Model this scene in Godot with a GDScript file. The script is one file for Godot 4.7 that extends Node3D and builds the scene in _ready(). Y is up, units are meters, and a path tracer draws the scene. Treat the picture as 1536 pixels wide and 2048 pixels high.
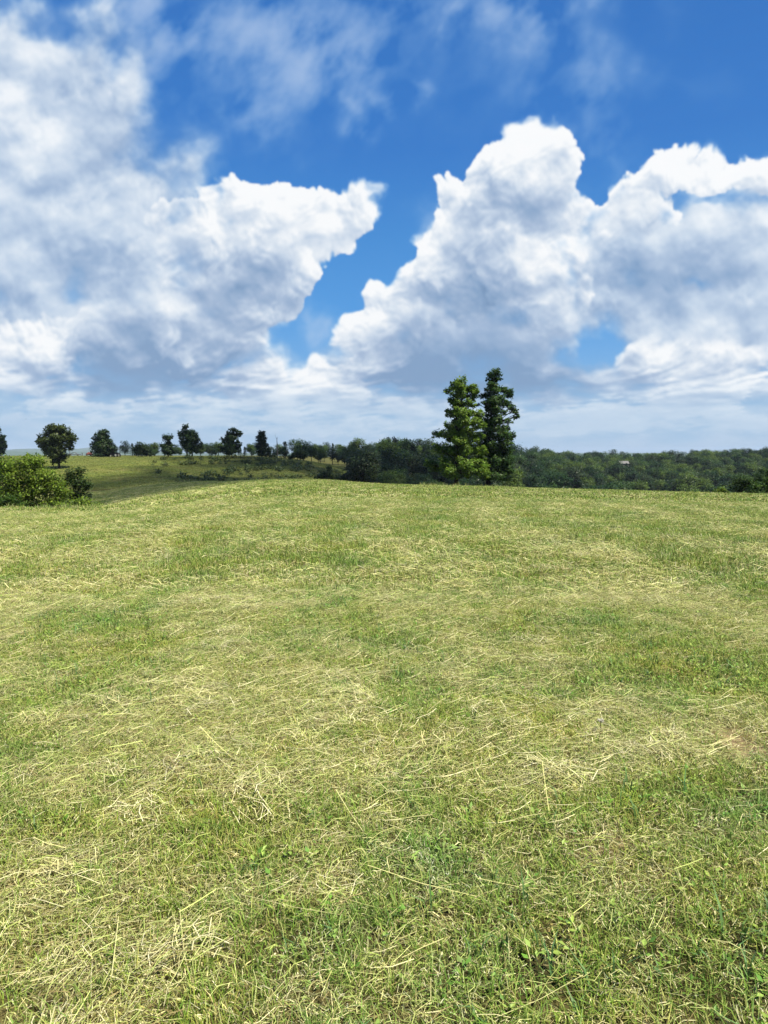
extends Node3D
# A mown hay field on a hilltop under summer clouds, with two tall walnut trees on the crest,
# a rough pasture hill on the other side of a swale and a wooded valley behind.

const FOCAL := 1490.0          # of the photograph, in its pixels
const MID := Vector2(768, 1024)
const PITCH := 4.57            # degrees the camera looks down
const EYE := 1.6
const HORIZON := 905.0         # photograph row of eye level
const TO_SUN := Vector3(0.36, 0.88, 0.31)

var rng := RandomNumberGenerator.new()
var mats := {}
var taken := {}
var n_big := FastNoiseLite.new()
var n_mid := FastNoiseLite.new()
var n_fine := FastNoiseLite.new()

# ------------------------------------------------------------------ bookkeeping
func numbered(called: String) -> String:
	var n: int = taken.get(called, 0)
	taken[called] = n + 1
	return called if n == 0 else "%s_%03d" % [called, n]

func tag(o: Node, label: String, category: String, group := "", kind := "") -> void:
	o.set_meta("label", label)
	if category: o.set_meta("category", category)
	if group: o.set_meta("group", group)
	if kind: o.set_meta("kind", kind)

func thing(called: String, at: Vector3, label: String, category: String, group := "") -> Node3D:
	var o := Node3D.new()
	o.name = numbered(called)
	add_child(o)
	o.position = at
	tag(o, label, category, group)
	return o

func part(called: String, mesh: Mesh, material: Material, parent: Node) -> MeshInstance3D:
	var o := MeshInstance3D.new()
	o.name = called
	o.mesh = mesh
	o.material_override = material
	parent.add_child(o, true)
	return o

func noise(seed_: int, size: float, octaves := 4) -> FastNoiseLite:
	var f := FastNoiseLite.new()
	f.noise_type = FastNoiseLite.TYPE_SIMPLEX_SMOOTH
	f.seed = seed_
	f.frequency = 1.0 / size
	f.fractal_type = FastNoiseLite.FRACTAL_FBM
	f.fractal_octaves = octaves
	return f

func paint(lin: Color, rough := 0.9, back := 0.0) -> StandardMaterial3D:
	var m := StandardMaterial3D.new()
	m.albedo_color = lin.linear_to_srgb()
	m.roughness = rough
	m.metallic_specular = 0.35
	m.cull_mode = BaseMaterial3D.CULL_DISABLED
	if back > 0.0:
		m.backlight_enabled = true
		m.backlight = Color(back, back, back).linear_to_srgb()
	return m

func plant_paint(lin: Color, rough := 0.6, back := 0.6) -> StandardMaterial3D:
	var m := paint(lin, rough, back)
	m.vertex_color_use_as_albedo = true
	return m

# ------------------------------------------------------------------ meshes
class Geo:
	var v := PackedVector3Array()
	var c := PackedColorArray()
	var n := PackedVector3Array()
	var i := PackedInt32Array()
	func mesh(with_normals := false) -> ArrayMesh:
		var a := []
		a.resize(Mesh.ARRAY_MAX)
		a[Mesh.ARRAY_VERTEX] = v
		if c.size() == v.size(): a[Mesh.ARRAY_COLOR] = c
		if with_normals and n.size() == v.size(): a[Mesh.ARRAY_NORMAL] = n
		a[Mesh.ARRAY_INDEX] = i
		var m := ArrayMesh.new()
		m.add_surface_from_arrays(Mesh.PRIMITIVE_TRIANGLES, a)
		return m
	func tri(a: int, b: int, d: int) -> void:
		i.append(a); i.append(b); i.append(d)
	# a bent leaf: four corners round a midrib, folded a little
	func leaf(base: Vector3, along: Vector3, side: Vector3, up: Vector3, col: Color, nrm: Vector3) -> void:
		var k := v.size()
		v.append(base)
		v.append(base + along * 0.45 + side + up)
		v.append(base + along)
		v.append(base + along * 0.45 - side + up)
		for q in 4:
			c.append(col)
			n.append(nrm)
		i.append(k); i.append(k + 2); i.append(k + 1)
		i.append(k); i.append(k + 3); i.append(k + 2)
	# a tapered tube through points, smooth
	func tube(pts: Array, radii: Array, sides: int, col: Color) -> void:
		var k := v.size()
		for p in pts.size():
			var q: Vector3 = pts[p]
			var d: Vector3 = ((pts[mini(p + 1, pts.size() - 1)] as Vector3) - (pts[maxi(p - 1, 0)] as Vector3)).normalized()
			var a := d.cross(Vector3(0.31, 0.2, 0.93)).normalized()
			var b := d.cross(a)
			for s in sides:
				var t := TAU * s / sides
				var o := a * cos(t) + b * sin(t)
				v.append(q + o * float(radii[p]))
				n.append(o)
				c.append(col)
		for p in pts.size() - 1:
			for s in sides:
				var s2 := (s + 1) % sides
				var o := k + p * sides
				tri(o + s, o + sides + s, o + s2)
				tri(o + s2, o + sides + s, o + sides + s2)
	# a ribbon blade through three points that narrows to its tip
	func blade(p0: Vector3, p1: Vector3, p2: Vector3, w: Vector3, col: Color) -> void:
		var k := v.size()
		v.append(p0 - w); v.append(p0 + w); v.append(p1 - w * 0.8); v.append(p1 + w * 0.8); v.append(p2)
		for q in 5: c.append(col)
		tri(k, k + 2, k + 1); tri(k + 1, k + 2, k + 3); tri(k + 2, k + 4, k + 3)
	func box(lo: Vector3, hi: Vector3, chamfer := 0.0) -> void:
		var ch := chamfer
		for ax in 3:
			for s in 2:
				var a := Vector3.ZERO; var b := Vector3.ZERO; var o := Vector3.ZERO
				a[(ax + 1) % 3] = 1.0; b[(ax + 2) % 3] = 1.0
				o[ax] = hi[ax] if s else lo[ax]
				var k := v.size()
				for e in [[0, 0], [1, 0], [1, 1], [0, 1]]:
					var p := o
					p[(ax + 1) % 3] = (hi if e[0] else lo)[(ax + 1) % 3] + ch * (-1.0 if e[0] else 1.0)
					p[(ax + 2) % 3] = (hi if e[1] else lo)[(ax + 2) % 3] + ch * (-1.0 if e[1] else 1.0)
					v.append(p)
				if s: tri(k, k + 2, k + 1); tri(k, k + 3, k + 2)
				else: tri(k, k + 1, k + 2); tri(k, k + 2, k + 3)

# ------------------------------------------------------------------ directions
func ray(x: float, y: float) -> Vector3:                 # direction of a photograph pixel
	var p := deg_to_rad(PITCH)
	var f := Vector3(0, -sin(p), -cos(p))
	var u := Vector3(0, cos(p), -sin(p))
	return f * FOCAL + Vector3(x - MID.x, 0, 0) - u * (y - MID.y)

func at_depth(x: float, y: float, d: float) -> Vector3:   # that direction, at a depth in metres
	var r := ray(x, y)
	return Vector3(0, EYE, 0) + r * (d / -r.z)

func on_ground(x: float, y: float, near := 1.0, far := 700.0) -> Vector3:   # where it meets the ground
	var d := near
	while d < far:
		var p := at_depth(x, y, d)
		if p.y < height(p.x, p.z): return p
		d *= 1.01
	return at_depth(x, y, far)

# ------------------------------------------------------------------ sky
# Clouds are given by the ellipses of their billows, as directions (photograph pixels of the lens above);
# the same sky is repeated, mirrored every 60 degrees, all round.
const SKY_W := 4080
const SOFT := [[40, 190, 210, 150], [120, 330, 200, 150], [230, 400, 150, 120], [60, 480, 260, 180], [215, 120, 45, 100], [255, 120, 35, 60],
	[300, 330, 90, 60], [350, 320, 40, 50], [-60, 120, 160, 120], [150, 640, 260, 130], [-40, 650, 160, 110], [1450, 530, 200, 150], [1330, 600, 200, 120], [1420, 690, 170, 110], [1300, 480, 150, 90], [1530, 420, 120, 60], [1620, 600, 160, 220], [1250, 760, 160, 60],
	[1120, 640, 90, 110], [1080, 740, 130, 70], [900, 760, 220, 60], [300, 740, 210, 50], [1560, 780, 180, 60], [230, 560, 230, 120], [300, 650, 240, 110], [110, 250, 190, 150], [1190, 600, 110, 80], [1170, 755, 170, 52], [240, 765, 210, 44], [880, 785, 250, 40], [1380, 790, 220, 44], [60, 780, 150, 36], [1260, 520, 150, 90], [560, 640, 70, 60], [1480, 460, 160, 70], [520, 800, 160, 30], [1000, 800, 200, 32], [300, 840, 500, 36], [900, 850, 500, 40], [1450, 845, 400, 40], [700, 740, 130, 60], [200, 470, 200, 120], [330, 500, 130, 110], [60, 330, 170, 170], [180, 220, 110, 130], [1200, 640, 90, 60], [1420, 420, 170, 60], [1260, 460, 150, 80], [1560, 440, 120, 90], [1150, 700, 60, 50], [950, 670, 190, 90], [880, 700, 160, 80], [1060, 680, 130, 90]]
const CRISP := [[490, 425, 92, 74], [590, 435, 82, 68], [700, 425, 58, 46], [732, 425, 34, 40], [640, 480, 75, 62], [560, 520, 135, 100], [490, 600, 140, 95],
	[400, 520, 110, 110], [320, 440, 45, 45], [345, 640, 210, 110], [60, 700, 90, 60], [130, 670, 40, 40], [-20, 690, 90, 60], [400, 690, 130, 60], [310, 560, 90, 80],
	[530, 765, 70, 42], [635, 742, 45, 42], [680, 765, 50, 50], [600, 790, 110, 26], [480, 790, 40, 20],
	[1060, 315, 66, 60], [1105, 310, 52, 56], [1010, 370, 86, 80], [1100, 400, 95, 95], [925, 405, 58, 58], [880, 372, 22, 24], [905, 360, 20, 20], [970, 480, 125, 105], [1060, 520, 140, 110],
	[865, 560, 105, 75], [830, 505, 34, 36], [775, 590, 50, 46], [730, 660, 56, 46], [850, 650, 150, 80], [1000, 630, 150, 110], [790, 715, 95, 52], [945, 730, 160, 66], [1130, 520, 60, 90],
	[1305, 350, 50, 42], [1370, 335, 55, 40], [1375, 305, 22, 18], [1450, 350, 80, 42], [1560, 350, 70, 44], [1240, 410, 75, 55], [1200, 440, 60, 50], [1300, 420, 60, 40],
	[1300, 720, 120, 46], [1420, 740, 120, 50], [160, 808, 30, 13], [75, 815, 34, 12], [425, 815, 36, 20], [560, 832, 46, 10], [250, 800, 40, 9], [1190, 830, 90, 22], [1100, 850, 80, 16], [1330, 820, 90, 18], [800, 812, 110, 15], [700, 850, 90, 8], [1470, 850, 90, 16], [30, 760, 60, 24], [110, 770, 30, 10], [330, 808, 40, 10], [660, 812, 60, 14], [900, 832, 80, 14], [1000, 838, 60, 12], [1250, 860, 120, 10], [1400, 800, 80, 22], [600, 858, 80, 7], [200, 835, 50, 7], [380, 850, 60, 7], [1060, 790, 50, 10]]
# tone: soft light and dark bodies of cloud [x, y, rx, ry, amount]
const TONE := [[270, 745, 170, 50, -0.42], [470, 720, 110, 70, -0.20], [820, 690, 110, 60, -0.30], [960, 660, 110, 70, -0.26], [1030, 740, 150, 60, -0.34], [880, 750, 180, 45, -0.25], [930, 590, 70, 60, -0.22],
	[1080, 430, 70, 80, -0.16], [1000, 440, 60, 60, -0.10], [1300, 510, 130, 60, -0.28], [1230, 600, 110, 70, -0.24], [1450, 640, 130, 80, -0.20], [1400, 560, 120, 60, -0.10], [480, 560, 70, 60, -0.22], [170, 520, 200, 100, -0.10],
	[200, 180, 200, 150, -0.24], [120, 420, 180, 110, -0.22], [330, 350, 90, 70, -0.20], [90, 620, 160, 70, -0.12], [200, 690, 90, 70, -0.16], [1090, 500, 60, 60, 0.20], [1180, 480, 90, 25, 0.30], [1130, 560, 40, 60, 0.22],
	[1390, 345, 160, 40, 0.22], [1060, 290, 100, 50, 0.20], [590, 430, 170, 60, 0.22], [740, 640, 60, 90, 0.16], [830, 520, 50, 60, 0.18], [330, 500, 60, 80, 0.16], [340, 720, 70, 40, 0.30], [60, 700, 90, 50, 0.20], [620, 755, 110, 45, 0.24],
	[60, 300, 90, 110, 0.12], [1200, 720, 60, 40, 0.05], [1380, 700, 120, 60, 0.08], [120, 330, 150, 130, 0.16], [60, 180, 160, 110, 0.12], [120, 500, 160, 90, 0.1], [925, 730, 22, 35, 0.3], [250, 765, 190, 26, -0.35], [900, 770, 230, 40, -0.28], [1150, 770, 190, 30, -0.2], [1450, 740, 100, 40, 0.1]]
# thin veils [x, y, rx, ry, cover]
const VEIL := [[430, 60, 190, 70, 0.62], [620, 110, 120, 80, 0.62], [690, 90, 60, 50, 0.35], [560, 190, 110, 70, 0.38], [350, 100, 70, 80, 0.30], [735, 205, 26, 62, 0.60], [720, 265, 24, 24, 0.5], [815, 190, 34, 26, 0.52], [900, 30, 16, 30, 0.45],
	[1010, 5, 80, 60, 0.62], [1180, 5, 120, 40, 0.35], [1060, 90, 90, 50, 0.16], [1180, 110, 60, 50, 0.18], [1210, 180, 60, 90, 0.13], [1080, 215, 40, 60, 0.20], [300, 150, 40, 110, 0.30], [1190, 300, 30, 90, 0.16], [800, 20, 110, 50, 0.45], [830, 450, 26, 50, 0.28], [650, 640, 26, 50, 0.62], [510, 230, 60, 40, 0.25], [280, 20, 60, 40, 0.4], [180, 10, 80, 30, 0.4], [1240, 170, 200, 30, 0.08], [960, 150, 200, 100, 0.08]]
const HOLE := [[1195, 692, 46, 28, 1.3], [1175, 715, 36, 22, 0.9], [1430, 396, 70, 8, 0.45], [1200, 375, 26, 34, 1.2], [590, 668, 50, 26, 1.2], [645, 600, 30, 50, 1.0], [690, 548, 40, 40, 1.1], [780, 500, 40, 60, 1.2], [150, 610, 36, 22, 0.55], [1390, 570, 30, 14, 0.5]]

func blob(list: Array, x: float, y: float) -> float:
	var s := 0.0
	for e in list:
		var dx: float = (x - e[0]) / e[2]
		var dy: float = (y - e[1]) / e[3]
		var q := dx * dx + dy * dy
		if q < 5.0: s += float(e[4]) * exp(-q)
	return s

func billow_field(list: Array, x: float, y: float) -> float:
	var best := -400.0
	var second := -400.0
	for e in list:
		var dx: float = (x - e[0]) / e[2]
		var dy: float = (y - e[1]) / e[3]
		var f: float = (1.0 - sqrt(dx * dx + dy * dy)) * minf(e[2], e[3])
		if f > best:
			second = best
			best = f
		elif f > second: second = f
	var k := maxf(0.0, 1.0 - (best - second) / 24.0)      # rounded creases between billows
	return best + k * k * 6.0

const GX0 := -360.0
const GY0 := -720.0
const GSTEP := 8.0
const GW := 284
const GH := 210

func grid_of(what: Callable) -> PackedFloat32Array:
	var a := PackedFloat32Array()
	a.resize(GW * GH)
	for j in GH:
		for i in GW:
			a[j * GW + i] = what.call(GX0 + i * GSTEP, GY0 + j * GSTEP)
	return a

func tap(a: PackedFloat32Array, x: float, y: float) -> float:
	var gx := clampf((x - GX0) / GSTEP, 0.0, GW - 1.01)
	var gy := clampf((y - GY0) / GSTEP, 0.0, GH - 1.01)
	var i := int(gx)
	var j := int(gy)
	var fx := gx - i
	var fy := gy - j
	var k := j * GW + i
	return lerpf(lerpf(a[k], a[k + 1], fx), lerpf(a[k + GW], a[k + GW + 1], fx), fy)

func sky_tile(step: int, top_el: float, rows: int, px_per_deg: float) -> Image:
	var w := 680 / step
	var g_crisp: PackedFloat32Array = mats.g_crisp
	var g_soft: PackedFloat32Array = mats.g_soft
	var g_tone: PackedFloat32Array = mats.g_tone
	var g_veil: PackedFloat32Array = mats.g_veil
	var g_hole: PackedFloat32Array = mats.g_hole
	var warp := noise(11, 200.0, 2)
	var curl := noise(12, 70.0, 3)
	var puff := noise(13, 54.0, 5)
	puff.noise_type = FastNoiseLite.TYPE_CELLULAR
	puff.cellular_return_type = FastNoiseLite.RETURN_DISTANCE
	puff.cellular_jitter = 0.9
	puff.fractal_gain = 0.52
	var fleece := noise(14, 150.0, 5)
	fleece.fractal_gain = 0.42
	var wispy := noise(15, 110.0, 5)
	var rough := noise(16, 130.0, 3)
	var mottle := noise(17, 38.0, 4)
	var p := deg_to_rad(PITCH)
	var cp := cos(p)
	var sp := sin(p)
	var hc := PackedFloat32Array(); hc.resize(w * rows)
	var hs := PackedFloat32Array(); hs.resize(w * rows)
	var ac := PackedFloat32Array(); ac.resize(w * rows)
	var as_ := PackedFloat32Array(); as_.resize(w * rows)
	var tn := PackedFloat32Array(); tn.resize(w * rows)
	var ve := PackedFloat32Array(); ve.resize(w * rows)
	for j in rows:
		var el := deg_to_rad(top_el - (j + 0.5) * step / px_per_deg)
		for i in w:
			var az := deg_to_rad(((i + 0.5) / w - 0.5) * 60.0)
			var dx := sin(az) * cos(el)
			var dy := sin(el)
			var dz := cos(az) * cos(el)
			var fwd := dz * cp - dy * sp
			var upw := dy * cp + dz * sp
			fwd = maxf(fwd, 0.2)
			var x := MID.x + FOCAL * dx / fwd
			var y := MID.y - FOCAL * upw / fwd
			var k := j * w + i
			var far := smoothstep(720.0, 900.0, y)               # billows near the horizon are far off: finer and flatter
			var sc := lerpf(1.0, 0.5, far)
			var c1 := curl.get_noise_2d(x, y)
			var c2 := curl.get_noise_2d(x + 900.0, y)
			var w1 := warp.get_noise_2d(x, y)
			var w2 := warp.get_noise_2d(x + 700.0, y)
			var wx := x + (w1 * 34.0 + c1 * 14.0) * sc
			var wy := y + (w2 * 26.0 + c2 * 12.0) * sc
			var b := -puff.get_noise_2d(wx / sc, wy / sc) * 1.6 - 0.75
			var fl := fleece.get_noise_2d(x, y * lerpf(1.0, 1.5, far))
			var ro := smoothstep(-0.25, 0.4, rough.get_noise_2d(x, y))
			var hole := tap(g_hole, x + c1 * 24.0, y + c2 * 18.0)
			var mo := mottle.get_noise_2d(wx, wy)
			var base := tap(g_crisp, wx, wy)
			var fc := base + b * 20.0 * sc + mo * 4.0 * sc + fl * 9.0 * sc - hole * 70.0
			var fs := tap(g_soft, wx, wy) + fl * 70.0 + b * 7.0 - hole * 90.0
			var inside := smoothstep(8.0, 70.0, fc)
			hc[k] = sqrt(maxf(fc, 0.0)) * 3.4 + b * lerpf(7.0, 2.0 + 3.5 * ro, inside) * sc * 1.3 + fl * 16.0
			hs[k] = sqrt(maxf(fs, 0.0)) * 1.6 + b * (1.5 + 3.5 * ro) * sc + fl * 18.0 * sc
			var low := smoothstep(-0.15, 0.4, w2 + c1 * 0.4) * 12.0 * (1.0 - far) + far * 4.0 + smoothstep(560.0, 700.0, y) * 10.0 * (1.0 - smoothstep(730.0, 780.0, y))
			ac[k] = smoothstep(-1.5 - low * 0.5, 3.0 + low, fc)
			# where billows sink into the duller bank of cloud before them
			var sunk := (1.0 - smoothstep(250.0, 430.0, x + c1 * 90.0 + fl * 70.0)) * smoothstep(250.0, 330.0, y) * (1.0 - smoothstep(590.0, 660.0, y + c2 * 40.0))
			sunk = maxf(sunk, smoothstep(1110.0, 1230.0, x + c1 * 90.0 - b * 30.0) * smoothstep(400.0, 500.0, y + c2 * 70.0) * (1.0 - smoothstep(660.0, 700.0, y)))
			sunk = maxf(sunk, smoothstep(790.0, 900.0, x + c1 * 60.0) * (1.0 - smoothstep(1180.0, 1240.0, x)) * smoothstep(600.0, 700.0, y + c2 * 60.0) * (1.0 - smoothstep(790.0, 800.0, y)))
			ac[k] *= 1.0 - 0.88 * sunk
			as_[k] = smoothstep(-50.0, 62.0, fs)
			tn[k] = tap(g_tone, wx + c1 * 20.0, wy + c2 * 16.0) - inside * 0.10 + fl * 0.16 + mo * (0.03 + 0.11 * ro) * (1.0 - far * 0.6) + b * 0.12 * ro * (1.0 - far)
			var under := smoothstep(120.0, 200.0, x + w1 * 60.0) * (1.0 - smoothstep(420.0, 520.0, x + c1 * 60.0)) * smoothstep(690.0, 765.0, y + c1 * 30.0) * (1.0 - smoothstep(776.0, 794.0, y + c1 * 14.0 + w2 * 12.0))
			under += smoothstep(700.0, 860.0, x + w1 * 60.0) * (1.0 - smoothstep(1180.0, 1420.0, x)) * smoothstep(680.0, 770.0, y + c1 * 30.0) * (1.0 - smoothstep(792.0, 818.0, y + c1 * 18.0 + w2 * 16.0)) * 0.8
			tn[k] -= under * 0.16
			var wn := wispy.get_noise_2d(x * 0.8 + y * 0.5, y * 0.55 - x * 0.25)
			var vg := tap(g_veil, x + w1 * 60.0 + c1 * 26.0, y + w2 * 50.0 + c2 * 26.0)
			ve[k] = 0.85 * (1.0 - exp(-maxf(0.0, vg * (1.0 + wn * 1.6) + minf(vg, 0.25) * wn * 1.2)))
	var im := Image.create(w, rows, false, Image.FORMAT_RGB8)
	var deep := [[-900.0, Color8(30, 82, 166)], [-300.0, Color8(46, 104, 186)], [0.0, Color8(57, 117, 194)], [300.0, Color8(64, 127, 204)], [470.0, Color8(78, 145, 215)], [620.0, Color8(92, 160, 226)], [720.0, Color8(120, 176, 230)], [800.0, Color8(150, 190, 226)], [880.0, Color8(166, 197, 226)], [930.0, Color8(172, 200, 226)]]
	var ramp := [[0.0, Color8(116, 146, 182)], [0.22, Color8(140, 168, 202)], [0.45, Color8(170, 190, 217)], [0.62, Color8(198, 213, 232)], [0.8, Color8(228, 236, 245)], [0.95, Color8(250, 252, 254)], [1.5, Color8(255, 255, 255)]]
	for j in rows:
		var el := deg_to_rad(top_el - (j + 0.5) * step / px_per_deg)
		var yc := MID.y - FOCAL * tan(el + p)                     # row of that height, straight ahead
		yc = clampf(yc, -900.0, 930.0)
		if el > 1.2: yc = -900.0
		var sky := pick(deep, yc)
		var haze := smoothstep(750.0, 870.0, yc)
		for i in w:
			var k := j * w + i
			var lit_c := 0.0
			var lit_s := 0.0
			for s in [3, 10, 34]:
				var t: int = maxi(1, s / step)
				var up: int = maxi(j - t, 0) * w + clampi(i + t / 3, 0, w - 1)
				lit_c += (1.0 - haze * 0.85) * clampf((hc[k] - hc[up]) / (6.0 + s * 0.55), -1.0, 1.0)
				lit_s += (1.0 - haze * 0.9) * clampf((hs[k] - hs[up]) / (7.0 + s * 0.8), -1.0, 1.0)
			var c := sky
			var tone := tn[k]
			c = c.lerp(Color8(196, 212, 238), ve[k])
			var ts := 0.66 + tone * 0.75 + lit_s * 0.10
			ts = lerpf(ts, 0.64 + (ts - 0.64) * 0.4, haze)
			c = c.lerp(pick(ramp, clampf(ts, 0.18, 1.4)).lerp(sky, haze * 0.45), as_[k] * 0.95)
			var tc := 0.655 + tone * 0.85 + lit_c * 0.12 + (1.0 - smoothstep(4.0, 24.0, hc[k])) * 0.17
			tc = lerpf(tc, 0.74 + (tc - 0.74) * 0.8, haze)
			c = c.lerp(pick(ramp, clampf(tc, 0.05, 1.4)).lerp(sky, haze * 0.4), ac[k] * lerpf(1.0, 0.75, haze))
			im.set_pixel(i, j, c)
	return im

func pick(list: Array, t: float) -> Color:
	for q in list.size() - 1:
		if t <= list[q + 1][0]:
			return (list[q][1] as Color).lerp(list[q + 1][1], clampf((t - list[q][0]) / (list[q + 1][0] - list[q][0]), 0.0, 1.0))
	return list[-1][1]

func make_sky() -> ImageTexture:
	mats.g_crisp = grid_of(func(x, y): return billow_field(CRISP, x, y))
	mats.g_soft = grid_of(func(x, y): return billow_field(SOFT, x, y))
	mats.g_tone = grid_of(func(x, y): return blob(TONE, x, y))
	mats.g_veil = grid_of(func(x, y): return blob(VEIL, x, y))
	mats.g_hole = grid_of(func(x, y): return blob(HOLE, x, y))
	var ppd := SKY_W / 360.0
	var low_rows := 408                                          # up to 36 degrees, at full fineness
	var low := sky_tile(1, low_rows / ppd, low_rows, ppd)
	var high_rows := SKY_W / 4 - low_rows                        # the rest of the dome, coarser
	var high := sky_tile(4, 90.0, high_rows / 4, ppd)
	high.resize(680, high_rows, Image.INTERPOLATE_CUBIC)
	var tile := Image.create(680, SKY_W / 4, false, Image.FORMAT_RGB8)
	tile.blit_rect(high, Rect2i(0, 0, 680, high_rows), Vector2i(0, 0))
	tile.blit_rect(low, Rect2i(0, 0, 680, low_rows), Vector2i(0, high_rows))
	var flipped: Image = tile.duplicate()
	flipped.flip_x()
	var pano := Image.create(SKY_W, SKY_W / 2, false, Image.FORMAT_RGB8)
	pano.fill(Color8(150, 175, 190))
	for k in 7:
		pano.blit_rect(flipped if k % 2 else tile, Rect2i(0, 0, 680, SKY_W / 4), Vector2i(k * 680 - 340, 0))
	return ImageTexture.create_from_image(pano)

func make_light() -> void:
	var cam := Camera3D.new()
	cam.name = "camera"
	add_child(cam)
	cam.position = Vector3(0, EYE, 0)
	cam.rotation_degrees = Vector3(-PITCH, 0, 0)
	cam.fov = rad_to_deg(2.0 * atan(1024.0 / FOCAL))
	cam.near = 0.05
	cam.far = 30000.0
	cam.current = true
	var env := Environment.new()
	env.background_mode = Environment.BG_SKY
	env.tonemap_mode = Environment.TONE_MAPPER_LINEAR
	env.tonemap_exposure = 1.85
	env.background_energy_multiplier = 1.0 / 1.85            # the clouds keep their own brightness at that exposure
	var sky := Sky.new()
	var pan := PanoramaSkyMaterial.new()
	pan.panorama = make_sky()
	sky.sky_material = pan
	env.sky = sky
	env.fog_enabled = true
	env.fog_density = 0.00007
	env.fog_light_color = Color(0.80, 0.88, 0.97)
	env.sdfgi_enabled = true
	env.ssao_enabled = true
	env.ssil_enabled = true
	var we := WorldEnvironment.new()
	we.name = "environment"
	we.environment = env
	add_child(we)
	mats.env = env
	var sun := DirectionalLight3D.new()
	sun.name = "sun"
	add_child(sun)
	sun.look_at_from_position(Vector3.ZERO, -TO_SUN, Vector3(0, 0, 1))
	sun.light_energy = 1.6
	sun.light_color = Color(1.0, 0.965, 0.9)
	sun.light_angular_distance = 0.53
	sun.shadow_enabled = true

# ------------------------------------------------------------------ land
# Height of the ground by photograph column and by depth: the field falls away in front, a swale on the left
# with a pasture hill behind it, a wooded valley on the right.
const DEPTHS := [0.0, 8.0, 16.0, 28.0, 41.0, 55.0, 70.0, 90.0, 115.0, 145.0, 185.0, 235.0, 300.0, 400.0, 550.0, 800.0, 1500.0, 4000.0, 12000.0]
const LAND := [
	[-300.0, 0.0, -0.06, -0.24, -0.75, -1.6, -3.6, -5.2, -5.9, -5.6, -4.2, -1.6, 0.3, -1.0, -6.0, -12.0, -20.0, -34.0, -50.0, -60.0],
	[0.0, 0.0, -0.06, -0.24, -0.75, -1.57, -3.6, -5.2, -5.9, -5.6, -4.2, -1.6, 0.3, -1.0, -6.0, -12.0, -20.0, -34.0, -50.0, -60.0],
	[200.0, 0.0, -0.06, -0.23, -0.72, -1.5, -2.6, -3.5, -4.4, -4.9, -4.5, -1.7, 0.3, -0.8, -0.3, -11.0, -20.0, -34.0, -50.0, -60.0],
	[300.0, 0.0, -0.05, -0.18, -0.55, -1.12, -1.85, -2.5, -3.2, -3.7, -3.95, -1.9, 0.2, -0.8, -0.3, -9.0, -18.0, -34.0, -50.0, -60.0],
	[400.0, 0.0, -0.03, -0.12, -0.38, -0.78, -1.3, -1.85, -2.3, -2.9, -4.4, -3.0, 0.1, -0.8, -0.3, -8.0, -16.0, -34.0, -50.0, -60.0],
	[520.0, 0.0, -0.02, -0.07, -0.2, -0.42, -0.75, -1.15, -1.8, -3.2, -4.6, -3.2, -0.1, -0.8, -0.3, -7.0, -15.0, -34.0, -50.0, -60.0],
	[640.0, 0.0, -0.02, -0.07, -0.2, -0.45, -0.8, -1.15, -1.75, -3.4, -6.0, -5.0, -2.1, -3.0, -0.6, -6.0, -14.0, -34.0, -50.0, -60.0],
	[720.0, 0.0, -0.02, -0.07, -0.22, -0.5, -0.9, -1.35, -2.2, -4.5, -7.0, -8.0, -6.5, -4.5, -1.5, -6.0, -14.0, -34.0, -50.0, -60.0],
	[800.0, 0.0, -0.02, -0.07, -0.22, -0.5, -0.95, -1.5, -2.6, -5.5, -8.5, -9.5, -8.0, -5.5, -2.5, -6.0, -14.0, -34.0, -50.0, -60.0],
	[920.0, 0.0, -0.02, -0.08, -0.24, -0.53, -1.0, -1.65, -2.9, -6.0, -10.5, -14.0, -14.0, -11.0, -8.0, -8.0, -14.0, -34.0, -50.0, -60.0],
	[1060.0, 0.0, -0.03, -0.09, -0.27, -0.6, -1.12, -1.88, -3.4, -6.8, -12.0, -17.0, -19.0, -18.0, -11.0, -7.5, -14.0, -34.0, -50.0, -60.0],
	[1200.0, 0.0, -0.03, -0.1, -0.31, -0.68, -1.25, -2.1, -3.9, -7.5, -13.0, -19.0, -23.0, -24.0, -19.0, -10.5, -16.0, -34.0, -50.0, -60.0],
	[1536.0, 0.0, -0.03, -0.12, -0.4, -0.85, -1.55, -2.6, -4.6, -8.5, -14.0, -20.0, -24.0, -25.0, -18.0, -7.5, -14.0, -34.0, -50.0, -60.0],
	[2000.0, 0.0, -0.03, -0.12, -0.4, -0.85, -1.55, -2.6, -4.6, -8.5, -14.0, -20.0, -24.0, -25.0, -18.0, -7.5, -14.0, -34.0, -50.0, -60.0]]
const COLS := 240              # fine table: columns -300 .. 2000, depths by their square root
const ROWS := 260
var table := PackedFloat32Array()

func spline(xs: Array, ys: Array, x: float) -> float:
	var k := 0
	while k < xs.size() - 2 and x > xs[k + 1]: k += 1
	var a := maxi(k - 1, 0)
	var d := mini(k + 2, xs.size() - 1)
	var span: float = xs[k + 1] - xs[k]
	var m0: float = (ys[k + 1] - ys[a]) / maxf(xs[k + 1] - xs[a], 0.001)
	var m1: float = (ys[d] - ys[k]) / maxf(xs[d] - xs[k], 0.001)
	var t := clampf((x - xs[k]) / span, 0.0, 1.0)
	var t2 := t * t
	var t3 := t2 * t
	return (2.0 * t3 - 3.0 * t2 + 1.0) * ys[k] + (t3 - 2.0 * t2 + t) * span * m0 + (3.0 * t2 - 2.0 * t3) * ys[k + 1] + (t3 - t2) * span * m1

func depth_row(d: float) -> float: return log(1.0 + d / 12.0) / log(1001.0) * (ROWS - 1)

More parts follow.
